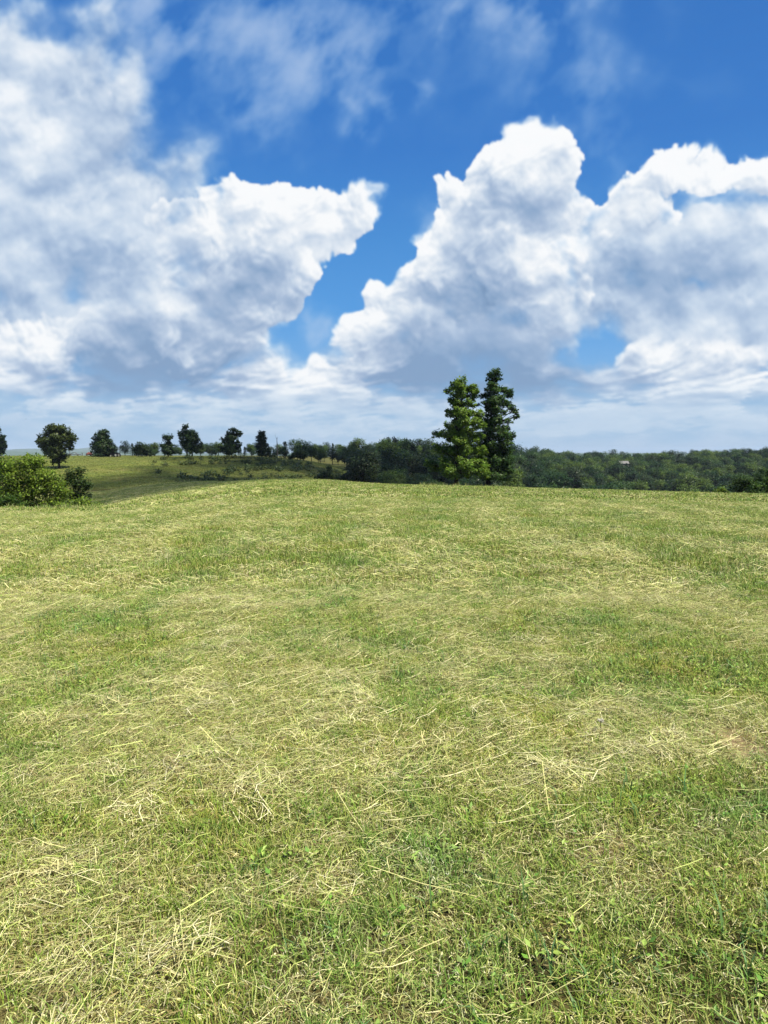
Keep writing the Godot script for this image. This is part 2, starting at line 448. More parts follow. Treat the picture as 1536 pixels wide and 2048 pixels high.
func make_table() -> void:
	table.resize(COLS * ROWS)
	var xs := []
	for l in LAND: xs.append(l[0])
	for r in ROWS:
		var d := 12.0 * (pow(1001.0, float(r) / (ROWS - 1)) - 1.0)
		var ys := []
		for l in LAND: ys.append(spline(DEPTHS, l.slice(1), d))
		for c in COLS:
			table[r * COLS + c] = spline(xs, ys, -300.0 + 2300.0 * c / (COLS - 1))
	n_big = noise(31, 40.0, 3)
	n_mid = noise(32, 3.2, 3)
	n_fine = noise(33, 0.7, 2)

func land(x: float, z: float) -> float:                   # smooth height of the ground
	var r := sqrt(x * x + z * z)
	var d := -z
	var col: float
	if d > r * 0.7: col = MID.x + 1485.0 * x / d
	else: col = 2400.0 if x > 0.0 else -800.0
	d = maxf(d, r * 0.8)
	var fc := clampf((col + 300.0) / 2300.0, 0.0, 1.0) * (COLS - 1)
	var fr := clampf(depth_row(d), 0.0, ROWS - 1.001)
	var c := mini(int(fc), COLS - 2)
	var q := int(fr)
	fc -= c
	fr -= q
	var k := q * COLS + c
	return lerpf(lerpf(table[k], table[k + 1], fc), lerpf(table[k + COLS], table[k + COLS + 1], fc), fr)

func height(x: float, z: float) -> float:
	var near := 1.0 - smoothstep(60.0, 160.0, -z)
	return land(x, z) + n_mid.get_noise_2d(x, z) * 0.035 * near + n_big.get_noise_2d(x, z) * 0.25 * smoothstep(90.0, 250.0, absf(z))

# how much cut hay lies at a place (0..1): windrows along the mower's way, and heaps seen in the photograph
const MOW := Vector2(-0.105, -0.9945)
var hay_a: FastNoiseLite
var hay_b: FastNoiseLite
var hay_c: FastNoiseLite
var heaps := []                 # [x, z, rx, rz, amount]
var bare := []                  # [x, z, r, amount] earth showing

func hay(x: float, z: float) -> float:
	var along := x * MOW.x + z * MOW.y
	var across := x * MOW.y - z * MOW.x
	var bend := across + 0.9 * hay_b.get_noise_1d(along * 0.16) * 2.0 + 0.0022 * along * along        # the rows curve a little
	var h := 0.5 + 0.2 * sin(bend * TAU / 2.4) + hay_a.get_noise_2d(bend * 1.5, along * 0.09) * 0.55 + hay_b.get_noise_2d(x, z) * 0.36 + hay_c.get_noise_2d(x, z) * 0.6
	for e in heaps:
		var dx: float = (x - e[0]) / e[2]
		var dz: float = (z - e[1]) / e[3]
		var q := dx * dx + dz * dz
		if q < 4.0: h += float(e[4]) * exp(-q)
	return clampf(h, 0.0, 1.15)

func earth(x: float, z: float) -> float:
	var s := 0.0
	x += n_fine.get_noise_2d(x * 4.0, z * 4.0) * 0.2
	z += n_fine.get_noise_2d(x * 4.0 + 70.0, z * 4.0) * 0.2
	for e in bare:
		var dx: float = x - e[0]
		var dz: float = z - e[1]
		var q: float = (dx * dx + dz * dz) / (e[2] * e[2])
		if q < 4.0: s += float(e[3]) * exp(-q * q)
	return clampf(s, 0.0, 1.0)

# where what grows: 0 mown field, 1 rough pasture of the far hill, 2 woodland floor
func cover(x: float, z: float) -> Vector3:
	var d := -z
	var col := MID.x + 1485.0 * x / maxf(d, 1.0)
	var crest := spline([-300.0, 200.0, 300.0, 400.0, 520.0, 640.0, 920.0, 1200.0, 2000.0], [128.0, 128.0, 128.0, 124.0, 116.0, 110.0, 100.0, 92.0, 85.0], col)
	var n := n_big.get_noise_2d(x * 2.0, z * 2.0) * 10.0
	var beyond := smoothstep(crest - 4.0, crest + 8.0, d + n * 0.5)
	var wood := smoothstep(690.0, 720.0, col - (d - 200.0) * 0.15 + n) * smoothstep(crest, crest + 20.0, d)
	wood = maxf(wood, smoothstep(290.0, 310.0, d + n) * (1.0 - smoothstep(420.0, 430.0, d)) * 0.6)
	return Vector3(1.0 - beyond, beyond * (1.0 - wood), beyond * wood)

func make_ground() -> void:
	hay_a = noise(41, 2.6, 3)
	hay_b = noise(42, 3.4, 4)
	hay_c = noise(43, 0.55, 3)
	var patches := [[1400, 1460, 1.2, 0.5, 0.6], [1200, 1500, 0.9, 0.35, 0.4], [300, 1450, 1.3, 0.35, 0.5], [650, 1530, 0.7, 0.3, 0.4], [200, 1560, 1.2, 0.25, 0.4], [80, 1120, 1.6, 1.2, 0.4], [240, 1215, 1.6, 0.4, 0.4], [880, 1620, 0.8, 0.2, 0.3], [1120, 1580, 0.8, 0.3, 0.3], [1300, 1780, 0.35, 0.12, 0.5], [1000, 1800, 0.4, 0.2, 0.3], [900, 1990, 0.35, 0.2, 0.3], [60, 2010, 0.35, 0.15, 0.7], [420, 1440, 0.6, 0.2, 0.4], [1200, 1200, 1.2, 0.7, 0.4], [1150, 1110, 1.0, 3.0, 0.3], [700, 1170, 1.5, 0.5, 0.3], [900, 1330, 1.2, 0.5, 0.25],
		[555, 1122, 0.75, 0.7, -0.45], [380, 1670, 0.6, 0.25, -0.35], [620, 1640, 0.5, 0.2, -0.4], [1460, 1360, 0.7, 0.4, -0.5], [1000, 1420, 0.6, 0.25, -0.3], [1480, 1600, 0.6, 0.3, -0.5], [420, 1760, 0.5, 0.2, -0.4], [1250, 1065, 1.2, 5.0, -0.5], [760, 1060, 1.0, 4.0, -0.2], [1350, 1320, 0.6, 0.5, -0.15], [550, 1320, 0.5, 0.4, -0.2], [1440, 1890, 0.4, 0.2, -0.4], [680, 1880, 0.3, 0.15, -0.4], [260, 1260, 0.6, 0.3, -0.2], [1000, 1930, 0.3, 0.15, -0.3]]
	for e in patches:
		var p := on_ground(e[0], e[1])
		heaps.append([p.x, p.z, e[2], e[3], e[4]])
	for e in [[1480, 1488, 0.22, 0.9], [1515, 1510, 0.2, 0.8], [1440, 1468, 0.13, 0.6], [1230, 1705, 0.11, 0.6], [1190, 1692, 0.08, 0.5], [430, 1248, 0.14, 0.8], [445, 1010, 1.2, 0.8], [1110, 1012, 1.8, 0.4], [600, 1560, 0.12, 0.4]]:
		var p := on_ground(e[0], e[1])
		bare.append([p.x, p.z, e[2], e[3]])
	var angles := PackedFloat32Array()
	var a := -180.0
	while a < 180.0:
		angles.append(a)
		a += 0.32 if absf(a) < 36.0 else 4.0
	var na := angles.size()
	var rings := PackedFloat32Array()
	var r := 0.5
	while r < 12000.0:
		rings.append(r)
		r *= 1.022 if r < 450.0 else 1.09
	var g := Geo.new()
	var nr := rings.size()
	g.v.append(Vector3(0, height(0, 0), 0))
	g.c.append(Color(0.12, 0.12, 0.04))
	for q in nr:
		for s in na:
			var t := deg_to_rad(angles[s])
			var x := sin(t) * rings[q]
			var z := -cos(t) * rings[q]
			g.v.append(Vector3(x, height(x, z), z))
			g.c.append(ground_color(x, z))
	for s in na:
		g.tri(0, 1 + (s + 1) % na, 1 + s)
		for q in nr - 1:
			var b := 1 + q * na
			var s2 := (s + 1) % na
			g.tri(b + s, b + s2, b + na + s)
			g.tri(b + s2, b + na + s2, b + na + s)
	var st := SurfaceTool.new()
	st.create_from(g.mesh(), 0)
	st.generate_normals()
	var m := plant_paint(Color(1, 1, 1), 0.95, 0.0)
	m.metallic_specular = 0.1
	var t := NoiseTexture2D.new()
	t.width = 512; t.height = 512; t.seamless = true
	t.noise = noise(44, 24.0, 5)
	t.normalize = true
	var ramp := Gradient.new()
	ramp.set_color(0, Color(0.62, 0.62, 0.58)); ramp.set_color(1, Color(1, 1, 0.96))
	t.color_ramp = ramp
	m.albedo_texture = t
	m.uv1_triplanar = true
	m.uv1_world_triplanar = true
	m.uv1_scale = Vector3(0.35, 0.35, 0.35)
	var o := part("ground", st.commit(), m, self)
	tag(o, "mown hay field falling away to a swale, a pasture hill and a wooded valley", "", "", "structure")

func ground_color(x: float, z: float) -> Color:
	var k := cover(x, z)
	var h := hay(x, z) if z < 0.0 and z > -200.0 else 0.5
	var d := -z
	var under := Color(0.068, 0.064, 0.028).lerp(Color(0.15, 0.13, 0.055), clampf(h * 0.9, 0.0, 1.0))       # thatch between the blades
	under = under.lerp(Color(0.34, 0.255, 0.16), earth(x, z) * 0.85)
	var n := n_big.get_noise_2d(x * 1.6, z * 3.0)
	var n2 := n_mid.get_noise_2d(x * 0.5, z * 0.5)
	var rough := Color(0.18, 0.225, 0.05).lerp(Color(0.25, 0.23, 0.09), clampf(0.2 + n * 1.0 + n2 * 0.6, 0.0, 1.0))
	if d > 280.0: rough = Color(0.17, 0.2, 0.06)
	var floor_ := Color(0.1, 0.085, 0.045)
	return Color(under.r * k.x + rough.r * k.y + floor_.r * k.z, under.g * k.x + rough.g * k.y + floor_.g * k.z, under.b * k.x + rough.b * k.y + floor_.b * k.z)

func make_far_hills() -> void:
	var m := paint(Color(0.05, 0.085, 0.05), 1.0)
	for e in [[5200.0, 14.0, 61, 1.0], [7600.0, 48.0, 62, 1.4], [9800.0, 78.0, 63, 1.8]]:
		var f := noise(e[2], 9.0, 5)
		var g := Geo.new()
		var count := 160
		for s in count + 1:
			var az := deg_to_rad(-50.0 + 100.0 * s / count)
			var top: float = e[1] * (1.0 - smoothstep(-20.0, -13.0, rad_to_deg(az)) * 1.6) * (0.55 + 0.9 * maxf(-0.4, f.get_noise_1d(rad_to_deg(az) * e[3])))
			for q in 5:
				var rr: float = e[0] + [0.0, 250.0, 500.0, 900.0, 1500.0][q]
				g.v.append(Vector3(sin(az) * rr, -62.0 + (top + 62.0) * [0.0, 0.75, 1.0, 0.85, 0.0][q], -cos(az) * rr))
		for s in count:
			for q in 4:
				var b := s * 5 + q
				g.tri(b, b + 1, b + 5)
				g.tri(b + 5, b + 1, b + 6)
		var o := part(numbered("hills"), g.mesh(), m, self)
		tag(o, "blue wooded ridge far off on the horizon", "", "", "structure")

# ------------------------------------------------------------------ grass and hay
func rnd(a: float, b: float) -> float: return rng.randf_range(a, b)

func spin(a: float) -> Vector3: return Vector3(cos(a), 0, sin(a))

func tuft(blades: int, radius: float, tall: Vector2, wide: Vector2, lean: float, cols: Array) -> ArrayMesh:
	var g := Geo.new()
	for b in blades:
		var a := rnd(0, TAU)
		var p := spin(rnd(0, TAU)) * radius * sqrt(rng.randf())
		var h := rnd(tall.x, tall.y)
		var out := spin(a) * h * lean * rnd(0.2, 1.0)
		var w := spin(a + PI / 2 + rnd(-0.5, 0.5)) * rnd(wide.x, wide.y) * 0.5
		var col: Color = cols[rng.randi() % cols.size()]
		col = col * rnd(0.75, 1.25)
		g.blade(p - Vector3(0, 0.01, 0), p + out * 0.35 + Vector3(0, h * 0.6, 0), p + out * 1.15 + Vector3(0, h * rnd(0.75, 1.0), 0), w, col)
	return g.mesh()

func straw(stems: int, radius: float, long: Vector2, wide: Vector2, lift: float, cols: Array, bend := 0.12) -> ArrayMesh:
	var g := Geo.new()
	for b in stems:
		var a := rng.randfn() * 0.75                              # stems lie mostly one way, as the mower laid them
		var l := lerpf(long.x, long.y, pow(rng.randf(), 2.0))
		var dir := spin(a)
		var q := spin(a + PI / 2)
		var c0 := spin(rnd(0, TAU)) * radius * sqrt(rng.randf()) + Vector3(0, rnd(0.005, lift), 0)
		var tilt := rnd(-0.28, 0.28) * lift / 0.05
		var w := lerpf(wide.x, wide.y, pow(rng.randf(), 1.7)) * 0.5
		var col: Color = cols[rng.randi() % cols.size()]
		col = col * rnd(0.72, 1.25)
		var kink := q * rnd(-bend, bend) * l
		var p0 := c0 - dir * l * 0.5 - Vector3(0, tilt * l * 0.5, 0)
		var p1 := c0 + kink + Vector3(0, rnd(-0.01, 0.015), 0)
		var p2 := c0 + dir * l * 0.5 + Vector3(0, tilt * l * 0.5, 0)
		p0.y = maxf(p0.y, 0.002); p2.y = maxf(p2.y, 0.002)
		var roll := (q * cos(b) + Vector3(0, 1, 0) * sin(b)).normalized() * w
		var k := g.v.size()
		for pt in [p0, p1, p2]:
			g.v.append(pt - roll); g.v.append(pt + roll)
			g.c.append(col); g.c.append(col)
		g.tri(k, k + 2, k + 1); g.tri(k + 1, k + 2, k + 3)
		g.tri(k + 2, k + 4, k + 3); g.tri(k + 3, k + 4, k + 5)
	return g.mesh()

# a matted clod: short bent stems heaped into a low mound
func clod(stems: int, radius: float, tall: float, cols: Array) -> ArrayMesh:
	var g := Geo.new()
	for b in stems:
		var a := rng.randfn() * 0.9
		var q := sqrt(rng.randf())
		var c0 := spin(rnd(0, TAU)) * Vector3(radius * 1.5, 0, radius) * q + Vector3(0, tall * (1.0 - q * q) * rnd(0.5, 1.1) + 0.006, 0)
		var l := lerpf(0.03, 0.15, pow(rng.randf(), 1.6))
		var dir := (spin(a) + Vector3(0, rnd(-0.35, 0.35), 0)).normalized() * l
		var w := spin(a + PI / 2) * lerpf(0.0006, 0.0016, rng.randf())
		var k := g.v.size()
		var col: Color = cols[rng.randi() % cols.size()] * rnd(0.7, 1.2)
		for pt in [c0 - dir * 0.5, c0 + spin(a + PI / 2) * rnd(-0.2, 0.2) * l + Vector3(0, rnd(0.0, 0.012), 0), c0 + dir * 0.5]:
			pt.y = maxf(pt.y, 0.003)
			g.v.append(pt - w); g.v.append(pt + w)
			g.c.append(col); g.c.append(col)
		g.tri(k, k + 2, k + 1); g.tri(k + 1, k + 2, k + 3)
		g.tri(k + 2, k + 4, k + 3); g.tri(k + 3, k + 4, k + 5)
	return g.mesh()

func forb(leaves: int, size: float, cols: Array) -> ArrayMesh:
	var g := Geo.new()
	for b in leaves:
		var a := rnd(0, TAU)
		var base := spin(a) * rnd(0.005, size) + Vector3(0, rnd(0.01, 0.05), 0)
		var l := rnd(0.6, 1.0) * size
		var along := (spin(a + rnd(-0.6, 0.6)) + Vector3(0, rnd(0.0, 0.8), 0)).normalized() * l
		var col: Color = cols[rng.randi() % cols.size()]
		g.leaf(base, along, spin(a + PI / 2) * l * rnd(0.22, 0.36), Vector3(0, rnd(-0.1, 0.15) * l, 0), col * rnd(0.8, 1.2), Vector3(rnd(-0.3, 0.3), 1, rnd(-0.3, 0.3)).normalized())
	return g.mesh()

var fields := {}

func sow(called: String, mesh: ArrayMesh, material: Material, places: Array, tints: PackedColorArray) -> void:
	if places.is_empty(): return
	var mm := MultiMesh.new()
	mm.transform_format = MultiMesh.TRANSFORM_3D
	mm.use_colors = true
	mm.mesh = mesh
	mm.instance_count = places.size()
	for k in places.size():
		mm.set_instance_transform(k, places[k])
		mm.set_instance_color(k, tints[k])
	var o := MultiMeshInstance3D.new()
	o.name = called
	o.multimesh = mm
	o.material_override = material
	(fields[called.rstrip("0123456789_")] as Node).add_child(o, true)
	o.set_meta("kind", "stuff")

# scatter one kind over a ring of depths in front of the camera; chance(x, z) says how thick it stands
func scatter(called: String, meshes: Array, material: Material, d0: float, d1: float, per_m2: float, chance: Callable, tint: Callable, size := Vector2(0.8, 1.25), flat := false) -> int:
	var lists := []
	var tints := []
	for m in meshes:
		lists.append([])
		tints.append(PackedColorArray())
	var slope := 0.56
	var side := 1.8
	var area := slope * (d1 * d1 - d0 * d0) + 2.0 * side * (d1 - d0)
	var total := 0
	for k in int(area * per_m2):
		var d := sqrt(lerpf(d0 * d0, d1 * d1, rng.randf()))
		var x := rnd(-1, 1) * (slope * d + side)
		var z := -d
		if rng.randf() > float(chance.call(x, z)): continue
		var s := rnd(size.x, size.y)
		var b := Basis(Vector3.UP, hay_b.get_noise_2d(x * 0.8 + 31.0, z * 0.8) * 5.0 + rng.randfn() * 1.1 if flat else rnd(0, TAU))
		if not flat: b = Basis(spin(rnd(0, TAU)), rnd(0.0, 0.22)) * b
		b = b.scaled(Vector3(s, s * rnd(0.8, 1.2), s))
		var which := rng.randi() % meshes.size()
		lists[which].append(Transform3D(b, Vector3(x, height(x, z), z)))
		tints[which].append(tint.call(x, z))
		total += 1
	for m in meshes.size(): sow(called, meshes[m], material, lists[m], tints[m])
	return total

func bed(called: String, label: String, category: String) -> void:
	var o := Node3D.new()
	o.name = called
	add_child(o)
	tag(o, label, category, "", "stuff")
	fields[called] = o

func make_field() -> void:
	rng.seed = 7
	bed("grass", "short green grass stubble growing all over the mown field", "grass")
	bed("hay", "loose pale straw of cut hay strewn over the mown field", "hay")
	bed("clover", "small broad green leaves of clover and weeds among the grass", "clover")
	bed("pasture", "rough tussocks and weeds on the pasture hill across the swale", "pasture")
	var green := [Color(0.155, 0.26, 0.032), Color(0.19, 0.29, 0.048), Color(0.1, 0.19, 0.026), Color(0.24, 0.3, 0.06), Color(0.29, 0.3, 0.085)]
	var deep := [Color(0.08, 0.16, 0.04), Color(0.1, 0.19, 0.06), Color(0.12, 0.2, 0.05)]
	var dry := [Color(0.57, 0.54, 0.26), Color(0.46, 0.45, 0.19), Color(0.63, 0.6, 0.34), Color(0.34, 0.32, 0.12), Color(0.44, 0.48, 0.17), Color(0.36, 0.42, 0.12), Color(0.28, 0.23, 0.095)]
	var mg := plant_paint(Color(1, 1, 1), 0.5, 0.36)
	var ms := plant_paint(Color(1, 1, 1), 0.55, 0.12)
	var grass_near := []; var broad := []; var stub := []; var lying := []; var lying_long := []; var forbs := []; var crumbs := []
	for k in 5:
		grass_near.append(tuft(16, 0.05, Vector2(0.022, 0.07), Vector2(0.0019, 0.0044), 1.15, green))
		broad.append(tuft(5, 0.03, Vector2(0.05, 0.12), Vector2(0.004, 0.009), 1.0, deep))
		stub.append(tuft(9, 0.05, Vector2(0.025, 0.075), Vector2(0.0013, 0.0028), 0.7, dry + green.slice(3)))
		lying.append(straw(26, 0.12, Vector2(0.03, 0.12), Vector2(0.001, 0.0024), 0.05, dry, 0.22))
		lying_long.append(straw(5, 0.16, Vector2(0.08, 0.32), Vector2(0.0011, 0.0028), 0.07, dry, 0.18))
		crumbs.append(straw(14, 0.09, Vector2(0.015, 0.06), Vector2(0.0014, 0.0034), 0.03, dry + green.slice(3)))
		forbs.append(forb(7, 0.03, [Color(0.11, 0.23, 0.03), Color(0.15, 0.26, 0.045), Color(0.22, 0.31, 0.06)]))
	var vary := func(x, z):
		var n: float = hay_c.get_noise_2d(x + 50.0, z) * 0.35 + hay_b.get_noise_2d(x * 1.7, z * 1.7 + 90.0) * 0.35
		var f: float = rnd(0.82, 1.18)
		return Color(f * (1.0 + n * 0.5), f * (1.0 + n * 0.1), f * (1.0 - n * 0.5))
	var plain := func(_x, _z):
		var f: float = rnd(0.8, 1.2)
		return Color(f, f, f * rnd(0.9, 1.1))
	var grassy := func(x, z): return clampf(1.25 - hay(x, z) * 0.62, 0.35, 1.0) * (1.0 - earth(x, z))
	var hayed := func(x, z): return clampf(hay(x, z) * 1.3 - 0.22, 0.06, 1.0) * (1.0 - 0.35 * earth(x, z))
	var leafy := func(x, z): return clampf(0.8 - hay(x, z), 0.02, 1.0) * (1.0 - earth(x, z))
	var some := func(x, z): return 1.0 - earth(x, z) * 0.85
	var total := 0
	# close by, blade by blade
	total += scatter("grass", grass_near, mg, 1.5, 9.0, 480.0, grassy, vary)
	total += scatter("grass", broad, mg, 1.5, 9.0, 34.0, leafy, vary)
	total += scatter("hay", stub, ms, 1.5, 9.0, 120.0, some, vary)
	total += scatter("hay", lying, ms, 1.5, 9.0, 330.0, hayed, plain, Vector2(0.7, 1.3), true)
	total += scatter("hay", lying_long, ms, 1.5, 9.0, 34.0, hayed, plain, Vector2(0.7, 1.3), true)
	total += scatter("hay", crumbs, ms, 1.5, 8.0, 200.0, some, vary, Vector2(0.7, 1.3), true)
	total += scatter("hay", crumbs, ms, 1.5, 4.8, 260.0, some, vary, Vector2(0.7, 1.3), true)
	total += scatter("grass", grass_near, mg, 1.5, 4.8, 160.0, grassy, vary)
	total += scatter("clover", forbs, mg, 1.5, 9.0, 170.0, leafy, vary)
	# matted clods of cut hay
	var clods := []
	for k in 5: clods.append(clod(110, 0.13, 0.055, dry))
	var heaped := func(x, z): return smoothstep(0.62, 0.95, hay(x, z) + 0.25 * hay_c.get_noise_2d(x * 2.0, z * 2.0)) * (1.0 - earth(x, z))
	total += scatter("hay", clods, ms, 1.5, 9.0, 22.0, heaped, plain, Vector2(0.55, 1.4), true)
	total += scatter("hay", clods, ms, 9.0, 26.0, 5.0, heaped, plain, Vector2(0.9, 2.0), true)
	# taller uncut grass at the field's edge: round the bushes, and under the two trees
	var tall := []
	for k in 3: tall.append(tuft(26, 0.25, Vector2(0.14, 0.42), Vector2(0.012, 0.022), 0.5, green + dry.slice(0, 2)))
	total += scatter("grass", tall, mg, 42.0, 58.0, 5.0, func(x, z): return smoothstep(-0.37, -0.43, x / -z), vary)
	total += scatter("grass", tall, mg, 72.0, 96.0, 2.2, func(x, z): return (1.0 - smoothstep(0.045, 0.075, absf(x / -z - 0.118))) + smoothstep(0.36, 0.44, x / -z) * 0.8, vary, Vector2(0.7, 1.4))
	# farther off: fewer, coarser tufts
	var grass_mid := []; var stub_mid := []; var lying_mid := []
	for k in 4:
		grass_mid.append(tuft(26, 0.16, Vector2(0.045, 0.11), Vector2(0.004, 0.008), 0.9, green))
		stub_mid.append(tuft(22, 0.16, Vector2(0.045, 0.11), Vector2(0.003, 0.006), 0.5, dry))
		lying_mid.append(straw(40, 0.3, Vector2(0.07, 0.22), Vector2(0.003, 0.0065), 0.07, dry))
	total += scatter("grass", grass_mid, mg, 8.5, 30.0, 85.0, grassy, vary)
	total += scatter("hay", stub_mid, ms, 8.5, 30.0, 26.0, some, vary)
	total += scatter("hay", lying_mid, ms, 8.5, 30.0, 44.0, hayed, plain, Vector2(0.7, 1.3), true)
	var grass_far := []; var stub_far := []; var lying_far := []
	for k in 4:
		grass_far.append(tuft(34, 0.45, Vector2(0.05, 0.1), Vector2(0.016, 0.03), 0.8, green))
		stub_far.append(tuft(34, 0.45, Vector2(0.04, 0.09), Vector2(0.008, 0.016), 0.7, dry.slice(3) + green.slice(3)))
		lying_far.append(straw(60, 0.6, Vector2(0.1, 0.3), Vector2(0.007, 0.014), 0.06, dry))
	var in_field := func(x, z): return cover(x, z).x
	total += scatter("grass", grass_far, mg, 29.0, 125.0, 9.0, func(x, z): return float(grassy.call(x, z)) * float(in_field.call(x, z)), vary)
	total += scatter("hay", stub_far, ms, 29.0, 125.0, 5.0, in_field, vary)
	total += scatter("hay", lying_far, ms, 29.0, 125.0, 6.0, func(x, z): return float(hayed.call(x, z)) * float(in_field.call(x, z)), plain, Vector2(0.7, 1.3), true)
	# the pasture hill
	var tussock := []; var weed := []
	var rough_cols := [Color(0.18, 0.225, 0.05), Color(0.21, 0.245, 0.065), Color(0.23, 0.23, 0.08), Color(0.16, 0.21, 0.045)]
	for k in 4:
		tussock.append(tuft(40, 0.9, Vector2(0.08, 0.2), Vector2(0.04, 0.07), 0.9, rough_cols))
		var wg := Geo.new()
		for q in 3: leaf_cloud(wg, Vector3(rnd(-0.5, 0.5), 0.35, rnd(-0.5, 0.5)), Vector3(0.45, 0.4, 0.45), 26, 0.3, [Color(0.06, 0.1, 0.025), Color(0.08, 0.12, 0.035), Color(0.12, 0.14, 0.045)])
		weed.append(wg.mesh(true))
	total += scatter("pasture", tussock, mg, 55.0, 260.0, 0.9, func(x, z): return cover(x, z).y * (1.0 if x < 10.0 else 0.0), vary)
	total += scatter("pasture", weed, mg, 135.0, 225.0, 0.12, func(x, z): return cover(x, z).y * smoothstep(-0.33, -0.24, x / -z) * (1.0 - smoothstep(-0.07, -0.02, x / -z)) * smoothstep(-0.35, 0.3, n_big.get_noise_2d(x * 2.4 + 40.0, z * 1.2)), vary, Vector2(0.6, 1.8))
	print("tufts ", total)

# ------------------------------------------------------------------ trees
# leaves scattered through an ellipsoid, thicker towards its outside, each turned its own way but mostly facing up and out
func leaf_cloud(g: Geo, at: Vector3, r: Vector3, count: int, size: float, cols: Array, droop := 0.25, heart := Vector3.INF) -> void:
	var body := (at - heart).normalized() * 0.7 if heart != Vector3.INF and at.distance_to(heart) > 0.1 else Vector3.ZERO
	for k in count:
		var d := Vector3(rng.randfn(), rng.randfn(), rng.randfn()).normalized()
		var q := pow(rng.randf(), 0.45)
		var p := at + d * r * q * rnd(0.8, 1.12)
		var out := (d + body + Vector3(rng.randfn(), rng.randfn(), rng.randfn()) * 0.45).normalized()
		var along := (out * Vector3(1, 0.4, 1) - Vector3(0, droop, 0) + Vector3(rng.randfn(), rng.randfn(), rng.randfn()) * 0.35).normalized()
		var nrm := (Vector3(0, 0.75, 0) + out * 0.9 + Vector3(rng.randfn(), rng.randfn(), rng.randfn()) * 0.35).normalized()
		var side := along.cross(nrm).normalized()
		var l := size * rnd(0.65, 1.35)
		var col: Color = cols[rng.randi() % cols.size()]
		g.leaf(p, along * l, side * l * rnd(0.24, 0.36), nrm * l * rnd(-0.12, 0.02), col * rnd(0.85, 1.18), (d * 0.75 + body + Vector3(0, 0.35, 0) + Vector3(rng.randfn(), rng.randfn(), rng.randfn()) * 0.22).normalized())

func limb(g: Geo, a: Vector3, b: Vector3, r0: float, r1: float, sag: float, sides := 5) -> void:
	var mid := a.lerp(b, 0.5) + Vector3(rnd(-1, 1), sag, rnd(-1, 1)) * a.distance_to(b) * 0.09
	g.tube([a, a.lerp(mid, 0.5) + Vector3(0, sag * 0.1, 0), mid, b], [r0, r0 * 0.8, lerpf(r0, r1, 0.6), r1], sides, Color(1, 1, 1))

# a tree from the lobes of its outline. lobes: [x, y, r] in metres from the foot, seen from the front;
# each is set at its own depth and some are repeated round the trunk, so that the crown is as deep as it is wide
func lobed_tree(o: Node3D, lobes: Array, trunk_r: float, leaf: float, per: float, cols: Array, bark: Material, leaves: Material, lean := 0.0, extra := 0.7, flat := 0.85, fill := 0.7) -> void:
	var top := 0.0
	for e in lobes: top = maxf(top, e[1] + e[2] * 0.4)
	var axis := func(y): return Vector3(lean * y / top + sin(y * 1.3 + trunk_r * 40.0) * 0.01 * top * (y / top), y, cos(y * 0.9) * 0.008 * top * (y / top))
	var wood := Geo.new()
	var pts := []; var radii := []
	for k in 10:
		var y := top * 0.97 * k / 9.0
		pts.append(axis.call(y) if k else Vector3(0, -0.3, 0))
		radii.append(trunk_r * (1.35 if k == 0 else pow(1.0 - 0.96 * k / 9.0, 0.8)))
	wood.tube(pts, radii, 9, Color(1, 1, 1))
	var crown := Geo.new()
	var reach := {}
	for e in lobes:
		var key := int(e[1] / top * 8.0)
		var ax: Vector3 = axis.call(e[1])
		reach[key] = maxf(reach.get(key, 0.0), absf(e[0] - ax.x) + e[2] * 0.5)
	var all := lobes.duplicate()                                # smaller sprays between neighbouring lobes
	for k in lobes.size() - 1:
		var p: Array = lobes[k]
		var q: Array = lobes[k + 1]
		if Vector2(p[0], p[1]).distance_to(Vector2(q[0], q[1])) < (p[2] + q[2]) * 1.35:
			all.append([(p[0] + q[0]) / 2, (p[1] + q[1]) / 2 + p[2] * rnd(-0.3, 0.3), minf(p[2], q[2]) * fill])
	for e in all:
		var ax: Vector3 = axis.call(e[1])
		var off: float = e[0] - ax.x
		var rr: float = reach.get(int(e[1] / top * 8.0), absf(off))
		var room := sqrt(maxf(0.0, rr * rr - off * off))
		var spots := [Vector3(e[0], e[1], ax.z + rnd(-0.6, 0.6) * room)]
		if rng.randf() < extra:
			spots.append(ax + Vector3(off * rnd(-0.7, 0.7), e[2] * rnd(-0.5, 0.5), room * (1.0 if rng.randf() < 0.5 else -1.0) * rnd(0.6, 1.0)))
		for p in spots:
			var r: float = e[2]
			leaf_cloud(crown, p, Vector3(r * 1.12, r * flat, r * 1.12), int(per * r * r), leaf, cols, 0.25, ax)
			leaf_cloud(crown, p + Vector3(rnd(-1, 1), rnd(-0.4, 0.7), rnd(-1, 1)) * r * 0.8, Vector3(r, r * flat, r) * 0.55, int(per * r * r * 0.35), leaf, cols, 0.25, ax)
			for q in 3:
				var tip := Vector3(rng.randfn(), rng.randfn() * 0.7 + 0.2, rng.randfn()).normalized()
				leaf_cloud(crown, p + tip * r * rnd(1.0, 1.35), Vector3(r, r * 0.7, r) * 0.24, int(per * r * r * 0.09) + 2, leaf, cols, 0.25, ax)
			var from: Vector3 = axis.call(maxf(top * 0.12, e[1] - p.distance_to(ax) * rnd(0.35, 0.75)))
			limb(wood, from, p, trunk_r * clampf(p.distance_to(from) / top, 0.08, 0.42), trunk_r * 0.05 + 0.008, 0.6)
			for q in 3:
				limb(wood, p.lerp(from, rnd(0.0, 0.3)), p + Vector3(rnd(-1, 1), rnd(-0.6, 0.9), rnd(-1, 1)) * r * 0.8, trunk_r * 0.06 + 0.008, 0.006, 0.3, 4)
	part("trunk", wood.mesh(true), bark, o)
	part("crown", crown.mesh(true), leaves, o)

